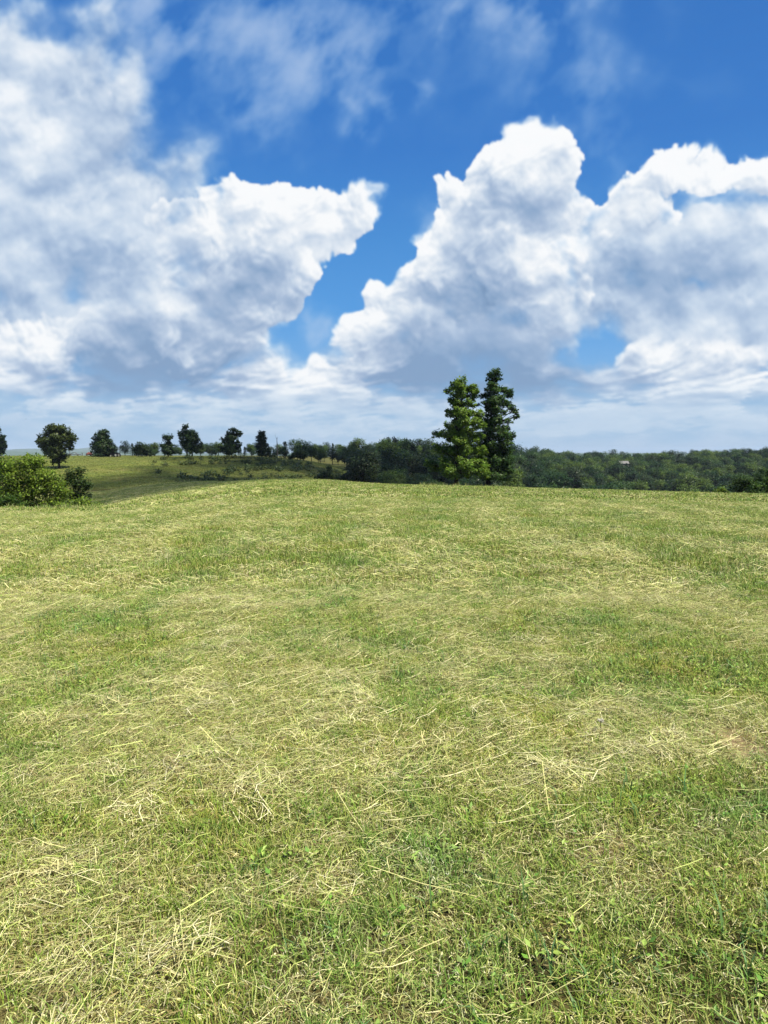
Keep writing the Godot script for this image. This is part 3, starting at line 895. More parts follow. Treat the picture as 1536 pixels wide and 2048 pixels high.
# lobes read from the photograph: zoom origin and scale, foot in zoom pixels, metres for one photograph pixel
func read_lobes(list: Array, foot: Vector2, scale_: float, metre: float) -> Array:
	var out := []
	for e in list: out.append([(e[0] - foot.x) / scale_ * metre, (foot.y - e[1]) / scale_ * metre, e[2] / scale_ * metre])
	return out

func foot_at(px: float, d: float) -> Vector3:
	var x := (px - MID.x) / 1485.0 * d
	return Vector3(x, height(x, -d) - 0.05, -d)

const WALNUT_A := [[560, 290, 70], [470, 350, 60], [600, 380, 50], [720, 400, 76], [755, 430, 50], [700, 490, 66], [560, 480, 66], [450, 540, 58], [520, 600, 74], [650, 590, 66], [715, 620, 45], [430, 735, 66], [540, 700, 76], [650, 715, 70], [800, 740, 76], [480, 850, 46], [600, 850, 84], [740, 860, 76], [380, 905, 52], [560, 960, 84], [700, 980, 92], [850, 900, 56], [250, 1010, 62], [330, 1025, 58], [430, 1050, 76], [550, 1080, 84], [700, 1100, 92], [820, 1050, 66], [230, 1220, 64], [350, 1235, 78], [470, 1260, 74], [600, 1240, 84], [740, 1220, 86], [850, 1240, 78], [130, 1430, 58], [210, 1470, 76], [330, 1430, 88], [430, 1490, 86], [330, 1545, 58], [600, 1490, 58], [680, 1430, 86], [800, 1390, 96], [885, 1480, 88], [760, 1520, 96], [870, 1560, 76], [660, 1560, 66]]
const WALNUT_B := [[1030, 155, 52], [1080, 180, 36], [970, 195, 42], [1010, 240, 54], [1070, 245, 34], [985, 280, 32], [950, 350, 46], [1020, 370, 56], [930, 445, 40], [1010, 440, 62], [1120, 380, 54], [1185, 420, 54], [1245, 425, 42], [1230, 480, 40], [1000, 540, 64], [1080, 525, 62], [1060, 600, 72], [975, 620, 54], [1140, 580, 54], [1220, 580, 50], [1260, 650, 54], [1310, 690, 38], [1335, 755, 32], [1300, 780, 24], [950, 720, 48], [1050, 700, 54], [1130, 720, 36], [920, 820, 64], [1020, 820, 48], [1120, 820, 62], [1190, 835, 46], [900, 920, 62], [1000, 930, 52], [1110, 930, 72], [1190, 925, 46], [885, 1010, 70], [1050, 1030, 70], [1180, 1030, 72], [1275, 1020, 44], [1240, 1095, 54], [900, 1120, 70], [1050, 1140, 74], [1200, 1150, 80], [960, 1240, 72], [1080, 1250, 92], [1220, 1250, 74], [1000, 1380, 82], [1120, 1380, 100], [1230, 1360, 76], [1040, 1500, 84], [1150, 1500, 100], [1230, 1500, 66], [1100, 1590, 72], [1190, 1600, 62], [1000, 1570, 46]]
const HILL_TREES := [
	# name, photograph column of the foot, depth, zoom scale, foot in the zoom, trunk radius, tone, label, lobes
	["hill_tree", 121.7, 176.0, 7.68, [935, 770], 0.26, 1, "broad round-crowned tree standing alone on the slope behind the leafy bushes", [[810, 130, 60], [900, 130, 60], [970, 140, 50], [1030, 200, 70], [800, 200, 60], [720, 270, 50], [880, 250, 105], [630, 340, 56], [700, 370, 66], [800, 340, 105], [960, 330, 105], [1080, 280, 66], [1160, 290, 46], [1120, 350, 50], [1050, 420, 66], [900, 430, 105], [780, 450, 76], [760, 530, 46], [860, 530, 76], [980, 500, 76], [1000, 560, 46], [900, 590, 62], [860, 650, 45], [1010, 630, 38]]],
	["hill_tree", 210.4, 232.0, 3.84, [808, 437], 0.26, 0, "wide-spreading dark tree on the hilltop beside the tractor", [[790, 245, 22], [815, 265, 32], [780, 290, 32], [830, 310, 42], [760, 320, 32], [800, 340, 46], [740, 345, 26], [850, 340, 32], [760, 380, 40], [820, 380, 50], [870, 370, 26], [840, 405, 38], [868, 405, 22]]],
	["hill_tree", 339.0, 232.0, 10.97, [430, 812], 0.15, 0, "small tiered dark tree with a gap below its round top, on the hilltop", [[370, 345, 52], [450, 350, 42], [360, 405, 38], [440, 400, 32], [420, 470, 46], [270, 520, 28], [340, 560, 56], [500, 540, 42], [460, 580, 54], [380, 640, 64], [470, 660, 72], [360, 690, 54], [540, 650, 42], [510, 700, 46]]],
	["hill_tree", 377.0, 228.0, 10.97, [845, 842], 0.22, 0, "tall dark tree with a pointed tip, taller of two grown together on the hilltop", [[820, 150, 42], [800, 220, 56], [720, 290, 56], [690, 350, 36], [780, 340, 76], [720, 410, 46], [850, 300, 76], [760, 500, 66], [820, 480, 84], [800, 600, 70], [850, 580, 64], [740, 560, 38]]],
	["hill_tree", 387.0, 236.0, 10.97, [955, 808], 0.18, 0, "dark tree with a drooping outer branch, shorter of two grown together on the hilltop", [[945, 240, 42], [1010, 280, 56], [950, 330, 76], [1060, 330, 42], [1080, 420, 56], [980, 430, 84], [1120, 480, 46], [1170, 560, 36], [1010, 540, 64], [1050, 590, 54], [980, 620, 64], [1040, 680, 52], [930, 540, 54]]],
	["hill_tree", 465.6, 228.0, 10.97, [390, 800], 0.22, 0, "ragged dark tree with side branches standing out, rising from hilltop brush", [[430, 165, 36], [480, 200, 40], [550, 230, 40], [600, 250, 26], [570, 300, 34], [500, 260, 46], [350, 270, 66], [420, 310, 76], [300, 350, 46], [380, 400, 84], [480, 360, 54], [180, 380, 40], [230, 420, 34], [200, 460, 30], [260, 460, 46], [520, 440, 46], [560, 490, 46], [540, 535, 26], [330, 500, 84], [440, 510, 84], [150, 570, 40], [210, 590, 54], [280, 600, 64], [400, 600, 84], [470, 580, 46], [190, 650, 40], [330, 670, 62], [460, 655, 36]]],
	["hill_tree", 525.3, 232.0, 10.97, [1045, 822], 0.2, 2, "narrow dark tree beside the dead snag on the hilltop", [[1070, 250, 32], [1030, 280, 42], [1080, 320, 50], [1000, 350, 46], [970, 410, 40], [1060, 420, 74], [1110, 370, 36], [1000, 480, 54], [1090, 500, 74], [960, 560, 46], [1040, 580, 84], [1140, 520, 46], [1150, 580, 36], [1000, 660, 54], [1100, 650, 54], [1180, 640, 36], [1190, 715, 36], [1030, 730, 46]]],
	["hill_tree", -6.0, 232.0, 7.68, [-46, 560], 0.24, 2, "dark ragged tree rising behind the leafy bushes at the hill's far end", [[-40, 60, 50], [0, 110, 40], [20, 180, 50], [-60, 160, 60], [40, 240, 56], [70, 300, 46], [90, 350, 36], [110, 390, 22], [60, 400, 54], [20, 350, 84], [20, 450, 66], [45, 480, 46], [-60, 300, 90], [-70, 420, 90], [-120, 350, 60], [-130, 450, 60]]]]

var bark: StandardMaterial3D

func make_trees() -> void:
	rng.seed = 21
	bark = paint(Color(0.075, 0.06, 0.048), 0.95)
	var t := NoiseTexture2D.new()
	t.width = 256; t.height = 256; t.seamless = true
	t.noise = noise(71, 14.0, 5)
	bark.albedo_texture = t
	bark.uv1_triplanar = true
	bark.uv1_scale = Vector3(3.0, 0.8, 3.0)
	var leaf_mat := plant_paint(Color(1, 1, 1), 0.45, 0.7)
	mats.leaf = leaf_mat
	var walnut := [Color(0.1, 0.19, 0.02), Color(0.135, 0.23, 0.024), Color(0.075, 0.15, 0.018), Color(0.17, 0.25, 0.032)]
	var walnut2 := [Color(0.04, 0.095, 0.02), Color(0.055, 0.11, 0.022), Color(0.035, 0.08, 0.02), Color(0.07, 0.125, 0.022)]
	var d := 76.0
	var o := thing("walnut_tree", foot_at(912.5, d), "tall yellow-green tree on the field's crest, the leafier of two side by side", "tree", "")
	lobed_tree(o, read_lobes(WALNUT_A, Vector2(507, 1765), 6.982, d / FOCAL), 0.22, 0.22, 1050.0, walnut, bark, leaf_mat, 0.0, 0.6, 0.95, 0.5)
	d = 79.0
	o = thing("walnut_tree", foot_at(975.5, d), "taller dark green tree on the field's crest, thin at its leaning top", "tree", "")
	lobed_tree(o, read_lobes(WALNUT_B, Vector2(948, 1775), 6.982, d / FOCAL), 0.26, 0.22, 900.0, walnut2, bark, leaf_mat, 0.35, 0.4, 0.95, 0.45)
	var tones := [[Color(0.035, 0.07, 0.02), Color(0.05, 0.085, 0.024), Color(0.028, 0.058, 0.018)], [Color(0.075, 0.105, 0.026), Color(0.095, 0.125, 0.035), Color(0.05, 0.08, 0.022)], [Color(0.025, 0.05, 0.02), Color(0.035, 0.062, 0.022), Color(0.02, 0.042, 0.018)]]
	for e in HILL_TREES:
		var f := foot_at(e[1], e[2])
		o = thing(e[0], f, e[7], "tree")
		lobed_tree(o, read_lobes(e[8], Vector2(e[4][0], e[4][1]), e[3], e[2] / FOCAL), e[5], 0.5, 130.0, tones[e[6]], bark, leaf_mat, 0.0, 0.7)
	# the dead snag
	var s := thing("dead_tree", foot_at(556.0, 232.0), "bare grey dead trunk with a few broken branches at its top", "dead tree")
	var g := Geo.new()
	g.tube([Vector3(0, -0.3, 0), Vector3(0.03, 2.0, 0), Vector3(-0.02, 4.4, 0), Vector3(-0.1, 6.6, 0)], [0.2, 0.16, 0.13, 0.05], 8, Color(1, 1, 1))
	var grey := paint(Color(0.13, 0.115, 0.1), 0.95)
	part("trunk", g.mesh(true), grey, s)
	for b in [[Vector3(-0.08, 6.2, 0), Vector3(-0.7, 7.4, 0.1), 0.05], [Vector3(-0.6, 7.2, 0.1), Vector3(-0.55, 8.0, 0.2), 0.03], [Vector3(-0.05, 6.0, 0), Vector3(0.15, 7.0, -0.2), 0.045], [Vector3(0, 4.4, 0), Vector3(0.35, 5.2, 0.1), 0.035], [Vector3(-0.02, 4.0, 0), Vector3(-0.5, 4.5, -0.3), 0.03]]:
		var q := Geo.new()
		limb(q, b[0], b[1], b[2], 0.012, 0.3)
		part("branch", q.mesh(true), grey, s)

# a shrub of leafy lobes; lobes in photograph pixels [x, y, r] at a depth
func shrub(called: String, d: float, foot_px: float, lobes: Array, leaf: float, per: float, cols: Array, label: String, category := "bush", group := "") -> Node3D:
	var f := foot_at(foot_px, d)
	var o := thing(called, f, label, category, group)
	var crown := Geo.new()
	var wood := Geo.new()
	for e in lobes:
		var p := at_depth(e[0], e[1], d) - f
		var r: float = e[2] * d / FOCAL
		for k in 3:
			var q := p + Vector3(rnd(-0.3, 0.3), rnd(-0.2, 0.2), [0.0, 0.9, -0.9][k]) * r
			leaf_cloud(crown, q, Vector3(r, r * 0.85, r) * (1.0 if k == 0 else 0.85), int(per * r * r * (1.0 if k < 2 else 0.6)), leaf, cols)
		limb(wood, Vector3(rnd(-0.3, 0.3), -0.2, rnd(-0.3, 0.3)), p, 0.04, 0.008, 0.5)
	part("stems", wood.mesh(true), bark, o)
	part("foliage", crown.mesh(true), mats.leaf, o)
	return o

func make_shrubs() -> void:
	rng.seed = 33
	var bright := [Color(0.13, 0.215, 0.02), Color(0.165, 0.25, 0.028), Color(0.1, 0.175, 0.018), Color(0.19, 0.26, 0.035)]
	var middle := [Color(0.055, 0.11, 0.018), Color(0.075, 0.13, 0.02), Color(0.04, 0.09, 0.016)]
	var dark := [Color(0.03, 0.065, 0.014), Color(0.042, 0.08, 0.018), Color(0.05, 0.085, 0.016)]
	shrub("bush", 52.0, 60.0, [[20, 930, 24], [60, 925, 24], [40, 955, 30], [80, 950, 26], [75, 920, 14], [100, 955, 20], [20, 985, 28], [60, 985, 28], [95, 980, 24], [115, 970, 16], [125, 985, 16], [90, 1005, 22], [50, 1010, 24], [120, 1005, 18], [60, 1030, 30], [110, 1030, 26]], 0.17, 520.0, bright, "large sunny yellow-green bush at the field's edge, biggest of its thicket")
	shrub("bush", 54.0, -25.0, [[-10, 935, 26], [5, 950, 22], [-30, 950, 30], [-5, 980, 28], [5, 1005, 24], [-40, 990, 34], [10, 925, 16], [-20, 1020, 34]], 0.17, 420.0, middle, "glossy green bush at the thicket's outer end beyond the biggest bush")
	shrub("bush", 57.0, 152.0, [[150, 945, 14], [165, 940, 10], [140, 955, 14], [160, 965, 18], [148, 985, 18], [172, 975, 10], [170, 990, 12], [150, 1008, 20], [176, 968, 8], [125, 965, 12], [168, 1020, 22]], 0.17, 480.0, dark, "dark green upright bush between the big bush and the grassy slope")
	shrub("bush", 49.0, 170.0, [[150, 1006, 12], [165, 1001, 12], [180, 1006, 12], [195, 1012, 10], [140, 1012, 12], [170, 1018, 14], [188, 1020, 14], [125, 1012, 12]], 0.15, 560.0, bright, "low bush at the thicket's grassy end, under the dark upright bush")
	shrub("bush", 48.0, 20.0, [[10, 1000, 14], [30, 1000, 14], [20, 1014, 16], [45, 1012, 12], [-10, 1010, 18], [5, 1020, 16]], 0.15, 520.0, middle, "low mounded bush in front of the thicket at its outer end")
	shrub("bush", 84.0, 1385.0, [[1382, 984, 7], [1390, 985, 7], [1376, 988, 5], [1394, 990, 6], [1385, 996, 10]], 0.2, 420.0, middle, "small tuft-like bush peeping over the crest before the woods")
	shrub("bush", 80.0, 1442.0, [[1438, 978, 7], [1445, 982, 8], [1432, 984, 6], [1452, 986, 6], [1440, 992, 12]], 0.2, 420.0, bright, "small bright pointed bush on the crest near the dark edge thicket")
	shrub("bush", 78.0, 1515.0, [[1480, 960, 16], [1500, 965, 18], [1495, 980, 16], [1475, 975, 12], [1520, 955, 16], [1535, 945, 14], [1530, 965, 18], [1550, 960, 22], [1515, 980, 18], [1545, 985, 20], [1500, 996, 20], [1530, 1000, 24], [1570, 950, 24]], 0.22, 330.0, dark, "dark leafy thicket at the field's edge before the woods")
	shrub("bush", 74.0, 1512.0, [[1505, 972, 8], [1515, 975, 9], [1525, 970, 8], [1500, 982, 9], [1512, 986, 10], [1535, 960, 7], [1490, 988, 7]], 0.2, 430.0, middle, "lighter leafy bush in front of the dark edge thicket")
	# brush on the pasture hill
	shrub("brush", 224.0, 480.0, [[455, 915, 6], [468, 914, 7], [482, 915, 7], [495, 917, 6], [505, 919, 4]], 0.4, 110.0, [Color(0.1, 0.12, 0.04), Color(0.12, 0.13, 0.05), Color(0.07, 0.1, 0.03)], "low spreading brush round the foot of the ragged hilltop tree", "brush")
	shrub("brush", 236.0, 286.0, [[274, 897, 8], [284, 892, 10], [294, 897, 10], [280, 904, 9], [298, 905, 8], [290, 903, 10]], 0.5, 110.0, [Color(0.025, 0.05, 0.016), Color(0.035, 0.06, 0.018)], "dense rounded dark bush on the hilltop, wider than tall", "bush")
	shrub("brush", 240.0, 540.0, [[532, 909, 5], [542, 910, 5], [550, 911, 4]], 0.45, 100.0, [Color(0.07, 0.1, 0.03), Color(0.05, 0.08, 0.025)], "low brush between the narrow hilltop tree and the dead snag", "brush")
	shrub("brush", 236.0, 598.0, [[590, 908, 8], [600, 904, 9], [610, 908, 8], [582, 913, 6], [604, 912, 8]], 0.5, 110.0, [Color(0.03, 0.06, 0.018), Color(0.04, 0.07, 0.02)], "rounded dark bush where the hilltop begins to fall towards the woods", "bush")
	shrub("brush", 150.0, 655.0, [[642, 952, 9], [652, 946, 9], [658, 935, 6], [664, 952, 9], [655, 958, 10], [635, 957, 7]], 0.35, 170.0, [Color(0.025, 0.05, 0.014), Color(0.035, 0.065, 0.018)], "dark upright bush low on the pasture slope above the mown crest", "bush")
	shrub("brush", 152.0, 700.0, [[698, 948, 8], [706, 952, 9], [690, 955, 9], [716, 956, 9], [680, 958, 8], [702, 960, 10]], 0.35, 170.0, [Color(0.035, 0.07, 0.018), Color(0.03, 0.06, 0.016)], "dark green bush at the pasture slope's foot beside the woods", "bush")

# ------------------------------------------------------------------ woods
func wood_tree_meshes(kind: int, cols: Array) -> Array:
	var wood := Geo.new()
	var crown := Geo.new()
	var tall := 11.0
	wood.tube([Vector3(0, -0.8, 0), Vector3(rnd(-0.2, 0.2), 4.0, rnd(-0.2, 0.2)), Vector3(rnd(-0.4, 0.4), 8.5, 0)], [0.26, 0.18, 0.06], 6, Color(1, 1, 1))
	if kind == 2:                                              # red cedar: a ragged cone
		for k in 13:
			var y := 1.6 + 9.6 * k / 12.0
			var r := 2.3 * pow(1.0 - k / 13.5, 0.85) + 0.25
			for q in 3:
				leaf_cloud(crown, Vector3(rnd(-0.5, 0.5) * r, y + rnd(-0.4, 0.4), rnd(-0.5, 0.5) * r), Vector3(r * 0.7, 0.8, r * 0.7), 34, 0.5, cols, -0.1)
	else:                                                      # rounded broadleaf crown of many clumps
		var wide := 3.9 if kind == 0 else 3.0
		var heart := Vector3(0, 5.6, 0)
		for k in 24:
			var dr := Vector3(rng.randfn(), rng.randfn(), rng.randfn()).normalized()
			dr.y = dr.y * 0.9 + 0.12
			var p := Vector3(0, 6.6, 0) + dr * Vector3(wide, 3.9 if kind == 0 else 4.3, wide) * rnd(0.6, 0.92)
			var r := rnd(1.1, 1.9)
			leaf_cloud(crown, p, Vector3(r * 1.1, r * 0.85, r * 1.1), int(34 * r * r) + 12, 0.52, cols, 0.2, heart)
			limb(wood, Vector3(0, rnd(3.0, 7.0), 0), p, 0.1, 0.02, 0.5, 4)
		leaf_cloud(crown, Vector3(0, 6.2, 0), Vector3(wide * 0.75, 3.4, wide * 0.75), 260, 0.7, cols)
	return [wood.mesh(true), crown.mesh(true)]

func make_woods() -> void:
	rng.seed = 51
	var tones := [[Color(0.037, 0.078, 0.017), Color(0.044, 0.086, 0.020), Color(0.033, 0.069, 0.016)], [Color(0.074, 0.121, 0.020), Color(0.085, 0.133, 0.023), Color(0.063, 0.109, 0.019)], [Color(0.018, 0.041, 0.016), Color(0.025, 0.048, 0.017), Color(0.015, 0.033, 0.014)], [Color(0.037, 0.062, 0.025), Color(0.044, 0.074, 0.028), Color(0.030, 0.051, 0.020)], [Color(0.019, 0.047, 0.014), Color(0.024, 0.053, 0.016), Color(0.016, 0.039, 0.012)]]
	var kinds := []                                            # [trunk mesh, crown mesh, label]
	var words := ["mid-green rounded broadleaf tree in the woods", "light yellow-green broadleaf tree in the woods", "dark pointed cedar in the woods", "grey-green broadleaf tree in the woods", "dark green rounded broadleaf tree in the woods"]
	for k in 5:
		for v in 2:
			var m := wood_tree_meshes([0, 1, 2, 0, 1][k], tones[k])
			kinds.append([m[0], m[1], words[k], k])
	var spots := []
	var grid := 7.8
	var clump := noise(81, 60.0, 2)
	for i in 100:
		for j in 66:
			var x := -130.0 + (i + rnd(-0.35, 0.35)) * grid
			var z := -125.0 - (j + rnd(-0.35, 0.35)) * grid
			var d := -z
			var col := MID.x + 1485.0 * x / d
			if col < 150.0 or col > 1660.0: continue
			var edge := clump.get_noise_2d(x * 2.0, z * 2.0)
			var ok := false
			if col > 700.0 + (230.0 - d) * 0.12 and d > 150.0 + edge * 20.0: ok = true
			if col > 560.0 and col <= 720.0 and d > 262.0 + edge * 22.0: ok = edge > -0.25
			if col <= 600.0 and col > 215.0 and d > 300.0 + edge * 40.0 and d < 430.0: ok = edge > -0.3
			if col < 215.0: ok = d > 300.0 and d < 340.0 and col < 165.0 and edge > 0.1
			if not ok: continue
			spots.append([x, z, col, d])
	# what can be seen: march each column of the picture from near to far over the crowns
	var horizon := {}
	spots.sort_custom(func(a, b): return a[3] < b[3])
	var seen := []
	for s in spots:
		var h := rnd(0.7, 1.3) * (1.0 + 0.35 * clump.get_noise_2d(s[0] * 1.4 + 200.0, s[1] * 1.4))
		var d: float = s[3]
		var col: float = s[2]
		if col < 560.0: h *= rnd(0.34, 0.52)
		elif col < 700.0: h *= 0.56
		elif col < 770.0: h *= 0.72
		elif d < 210.0: h *= 0.72
		elif col < 880.0: h *= 0.95
		if d > 430.0: h = lerpf(h, 0.9, 0.45)
		var y := height(s[0], s[1])
		var top := HORIZON - (y + 10.8 * h - EYE) / d * 1490.0
		var half := 2.6 * h / d * 1490.0
		var shown := 0.0
		for b in range(int((col - half) / 4.0), int((col + half) / 4.0) + 1):
			var was: float = horizon.get(b, spline([-300.0, 200.0, 300.0, 400.0, 640.0, 920.0, 1200.0, 2000.0], [1020.0, 975.0, 915.0, 914.0, 926.0, 972.0, 980.0, 992.0], b * 4.0))
			shown = maxf(shown, was - top)
			horizon[b] = minf(was, top + 3.0)
		if shown < 1.0: continue
		seen.append([s[0], y, s[1], h, minf(shown, 60.0) * half, col, d, clump.get_noise_2d(s[0] * 3.0, s[1] * 3.0)])
	seen.sort_custom(func(a, b): return a[4] > b[4])
	print("woods: ", spots.size(), " trees, ", seen.size(), " in view")
	var picked := []
	var protos := {}
	var rest := {}
	for q in seen.size():
		var s: Array = seen[q]
		var n: float = s[7] + rnd(-0.35, 0.35)
		var k := 2 if n < -0.34 else (4 if n < -0.1 else (0 if n < 0.14 else (3 if n < 0.26 else 1)))
		var kind := k * 2 + rng.randi() % 2
		var sc: float = s[3] * (0.8 if k == 2 else 1.0)
		var basis_ := Basis(Vector3.UP, rnd(0, TAU)).scaled(Vector3(s[3] * rnd(0.9, 1.15), sc * rnd(0.92, 1.1), s[3] * rnd(0.9, 1.15)))
		var at := Transform3D(basis_, Vector3(s[0], s[1], s[2]))
		if q < 300:
			var o: Node3D
			if protos.has(kind):
				o = (protos[kind] as Node3D).duplicate()
				o.name = numbered("woodland_tree")
				add_child(o)
			else:
				o = thing("woodland_tree", Vector3.ZERO, "", "tree")
				part("trunk", kinds[kind][0], bark, o)
				part("crown", kinds[kind][1], mats.leaf, o)
				protos[kind] = o
			o.transform = at
			picked.append([o, s, k])
		else:
			if not rest.has(kind): rest[kind] = []
			rest[kind].append(at)
	name_trees(picked)
	var o := Node3D.new()
	o.name = "woods"
	add_child(o)
	tag(o, "the far trees filling the wooded ridge between the nearer crowns", "woods", "", "stuff")
	fields["woods"] = o
	for kind in rest:
		var tints := PackedColorArray()
		for q in rest[kind]: tints.append(Color.WHITE * rnd(0.85, 1.15))
		sow("woods", kinds[kind][1], mats.leaf, rest[kind], tints)


# which tree is which: its size and tone, the look of its nearest neighbours in the picture, and how high it stands
func name_trees(picked: Array) -> void:
	var looks := ["mid-green broadleaf", "yellow-green broadleaf", "dark pointed cedar", "grey-green broadleaf", "dark green broadleaf"]
	var near := ["mid-green", "yellow-green", "cedar", "grey-green", "dark green"]
	var done := {}
	for p in picked:
		var s: Array = p[1]
		var best := []
		for q in picked:
			if q == p: continue
			var t: Array = q[1]
			var dx: float = t[5] - s[5]
			var dy: float = (t[1] / t[6] - s[1] / s[6]) * 1490.0
			best.append([dx * dx + dy * dy * 2.0, q[2]])
		best.sort_custom(func(a, b): return a[0] < b[0])
		var size := "small" if s[3] < 0.8 else ("tall" if s[3] > 1.12 else "medium")
		var where := "on the far ridge"
		if s[5] < 700.0: where = "in the tree line behind the hill"
		elif s[5] < 900.0: where = "in the wood beside the hill"
		elif s[6] < 300.0: where = "at the foot of the valley slope"
		elif s[6] < 360.0: where = "low on the valley slope"
		elif s[6] < 430.0: where = "midway up the valley slope"
		elif s[6] < 500.0: where = "high on the valley slope"
		var a: String = near[best[0][1]]
		var b: String = near[best[1][1]]
		var with := ("between %s and %s" % [a, b]) if a != b else ("between two %s ones" % a)
		var label := "%s %s %s %s" % [size, looks[p[2]], with, where]
		tag(p[0], label, "tree", "trees of the woods")
# ------------------------------------------------------------------ small things far off, and the cloud overhead
func wheel(r: float, w: float) -> Array:                        # [tyre, rim], axle along x
	var tyre := Geo.new()
	var rim := Geo.new()
	tyre.tube([Vector3(-w / 2, 0, 0), Vector3(-w * 0.38, 0, 0), Vector3(w * 0.38, 0, 0), Vector3(w / 2, 0, 0)], [r * 0.8, r, r, r * 0.8], 20, Color.WHITE)
	rim.tube([Vector3(-w * 0.42, 0, 0), Vector3(-w * 0.3, 0, 0), Vector3(w * 0.3, 0, 0), Vector3(w * 0.42, 0, 0)], [0.02, r * 0.62, r * 0.62, 0.02], 16, Color.WHITE)
	return [tyre.mesh(), rim.mesh()]

func block(called: String, lo: Vector3, hi: Vector3, m: Material, parent: Node, chamfer := 0.0) -> MeshInstance3D:
	var bm := BoxMesh.new()
	bm.size = hi - lo
	var o := part(called, bm, m, parent)
	o.position = (lo + hi) / 2.0
	return o

func make_things() -> void:
	rng.seed = 91
	var black := paint(Color(0.015, 0.016, 0.018), 0.5)
	var rubber := paint(Color(0.02, 0.02, 0.02), 0.9)
	var pale := paint(Color(0.6, 0.58, 0.5), 0.6)
	var steel := paint(Color(0.12, 0.12, 0.12), 0.6)
	var red := paint(Color(0.13, 0.04, 0.03), 0.6)
	var glass := paint(Color(0.03, 0.04, 0.05), 0.1)
	# tractor by the wide hilltop tree
	var t := thing("tractor", foot_at(234.0, 231.0) + Vector3(0, 0.05, 0), "small dark tractor with a roof parked beside the wide hilltop tree", "tractor")
	t.rotation.y = 1.25
	block("hood", Vector3(-0.35, 0.75, -1.7), Vector3(0.35, 1.35, -0.1), black, t)
	block("chassis", Vector3(-0.3, 0.5, -1.6), Vector3(0.3, 0.78, 1.0), steel, t)
	block("seat", Vector3(-0.25, 0.95, 0.5), Vector3(0.25, 1.45, 0.95), black, t)
	block("roof", Vector3(-0.75, 2.25, -0.15), Vector3(0.75, 2.36, 1.35), black, t)
	for s in [-1.0, 1.0]:
		for z in [-0.05, 1.2]: block("roof_post", Vector3(s * 0.65 - 0.04, 0.78, z - 0.04), Vector3(s * 0.65 + 0.04, 2.25, z + 0.04), black, t)
		block("fender", Vector3(s * 0.72 - 0.2, 1.28, 0.2), Vector3(s * 0.72 + 0.2, 1.36, 1.4), black, t)
		block("headlight", Vector3(s * 0.22 - 0.08, 1.05, -1.74), Vector3(s * 0.22 + 0.08, 1.2, -1.702), pale, t)
		for e in [[0.62, 0.42, 0.75, 0.72], [0.42, 0.26, -1.25, 0.55]]:
			var w := wheel(e[0], e[1])
			var tyre := part("wheel", w[0], rubber, t)
			tyre.position = Vector3(s * e[3], e[0], e[2])
			part("rim", w[1], pale, tyre)
	# farm gear beyond the crest
	var gear := thing("hay_rake", foot_at(153.0, 245.0), "low dark hay rake with a curved frame on the hilltop near a pole", "hay rake")
	var g := Geo.new()
	for k in 2:
		var pts := []; var rad := []
		for q in 7:
			pts.append(Vector3(-1.3 + 2.6 * q / 6.0, 0.5 + sin(PI * q / 6.0) * 0.75, k * 0.8)); rad.append(0.06)
		g.tube(pts, rad, 6, Color.WHITE)
	part("frame", g.mesh(true), steel, gear)
	block("beam", Vector3(-1.9, 0.5, 0.3), Vector3(2.4, 0.72, 0.5), steel, gear)
	for s in [-1.0, 1.0]:
		var w := wheel(0.36, 0.2)
		var tyre := part("wheel", w[0], rubber, gear)
		tyre.position = Vector3(s * 1.2, 0.36, 0.4)
		part("rim", w[1], steel, tyre)
	var cart := thing("red_wagon", foot_at(182.5, 243.0), "low red wagon with a ridged load standing on the hilltop", "wagon")
	block("bed", Vector3(-0.95, 0.45, -0.6), Vector3(0.95, 0.75, 0.6), red, cart)
	g = Geo.new()
	g.v = PackedVector3Array([Vector3(-0.9, 0.752, -0.55), Vector3(0.9, 0.752, -0.55), Vector3(0.9, 0.752, 0.55), Vector3(-0.9, 0.752, 0.55), Vector3(-0.3, 1.35, 0), Vector3(0.55, 1.2, 0)])
	for q in [[0, 4, 5], [0, 5, 1], [3, 5, 4], [3, 2, 5], [0, 3, 4], [1, 5, 2]]: g.tri(q[0], q[2], q[1])
	part("load", g.mesh(), red, cart)
	for s in [-1.0, 1.0]:
		var w := wheel(0.3, 0.18)
		var tyre := part("wheel", w[0], rubber, cart)
		tyre.position = Vector3(s * 0.65, 0.3, 0.35)
		part("rim", w[1], steel, tyre)
	# posts
	var wood := paint(Color(0.06, 0.055, 0.05), 0.9)
	for e in [[143.5, 240.0, 2.6, "tall thin dark pole on the hilltop beside the round-crowned tree"], [168.3, 240.0, 1.15, "short dark fence post on the hilltop between rake and wagon"], [176.5, 240.0, 1.0, "short dark fence post on the hilltop touching the red wagon"], [950.3, 80.0, 1.05, "thin weathered grey stake between the two walnut trees"]]:
		var p := thing("post", foot_at(e[0], e[1]), e[3], "post")
		g = Geo.new()
		var rr := 0.028 if e[1] < 100.0 else 0.1
		g.tube([Vector3(0, -0.2, 0), Vector3(0.01, e[2] * 0.5, 0), Vector3(0.02, e[2], 0), Vector3(0.02, e[2] + 0.005, 0)], [rr, rr * 0.95, rr * 0.85, 0.001], 8, Color.WHITE)
		part("shaft", g.mesh(true), paint(Color(0.2, 0.19, 0.16), 0.95) if e[1] < 100.0 else wood, p)
	# house roof in the woods
	var f := at_depth(1247.0, 919.0, 470.0)
	var h := thing("house", f - Vector3(0, 5.5, 0), "small house with a pale grey roof showing among the ridge trees", "house")
	block("wall", Vector3(-2.7, -3.0, -2.4), Vector3(2.7, 3.0, 2.4), paint(Color(0.12, 0.11, 0.1), 0.9), h)
	g = Geo.new()
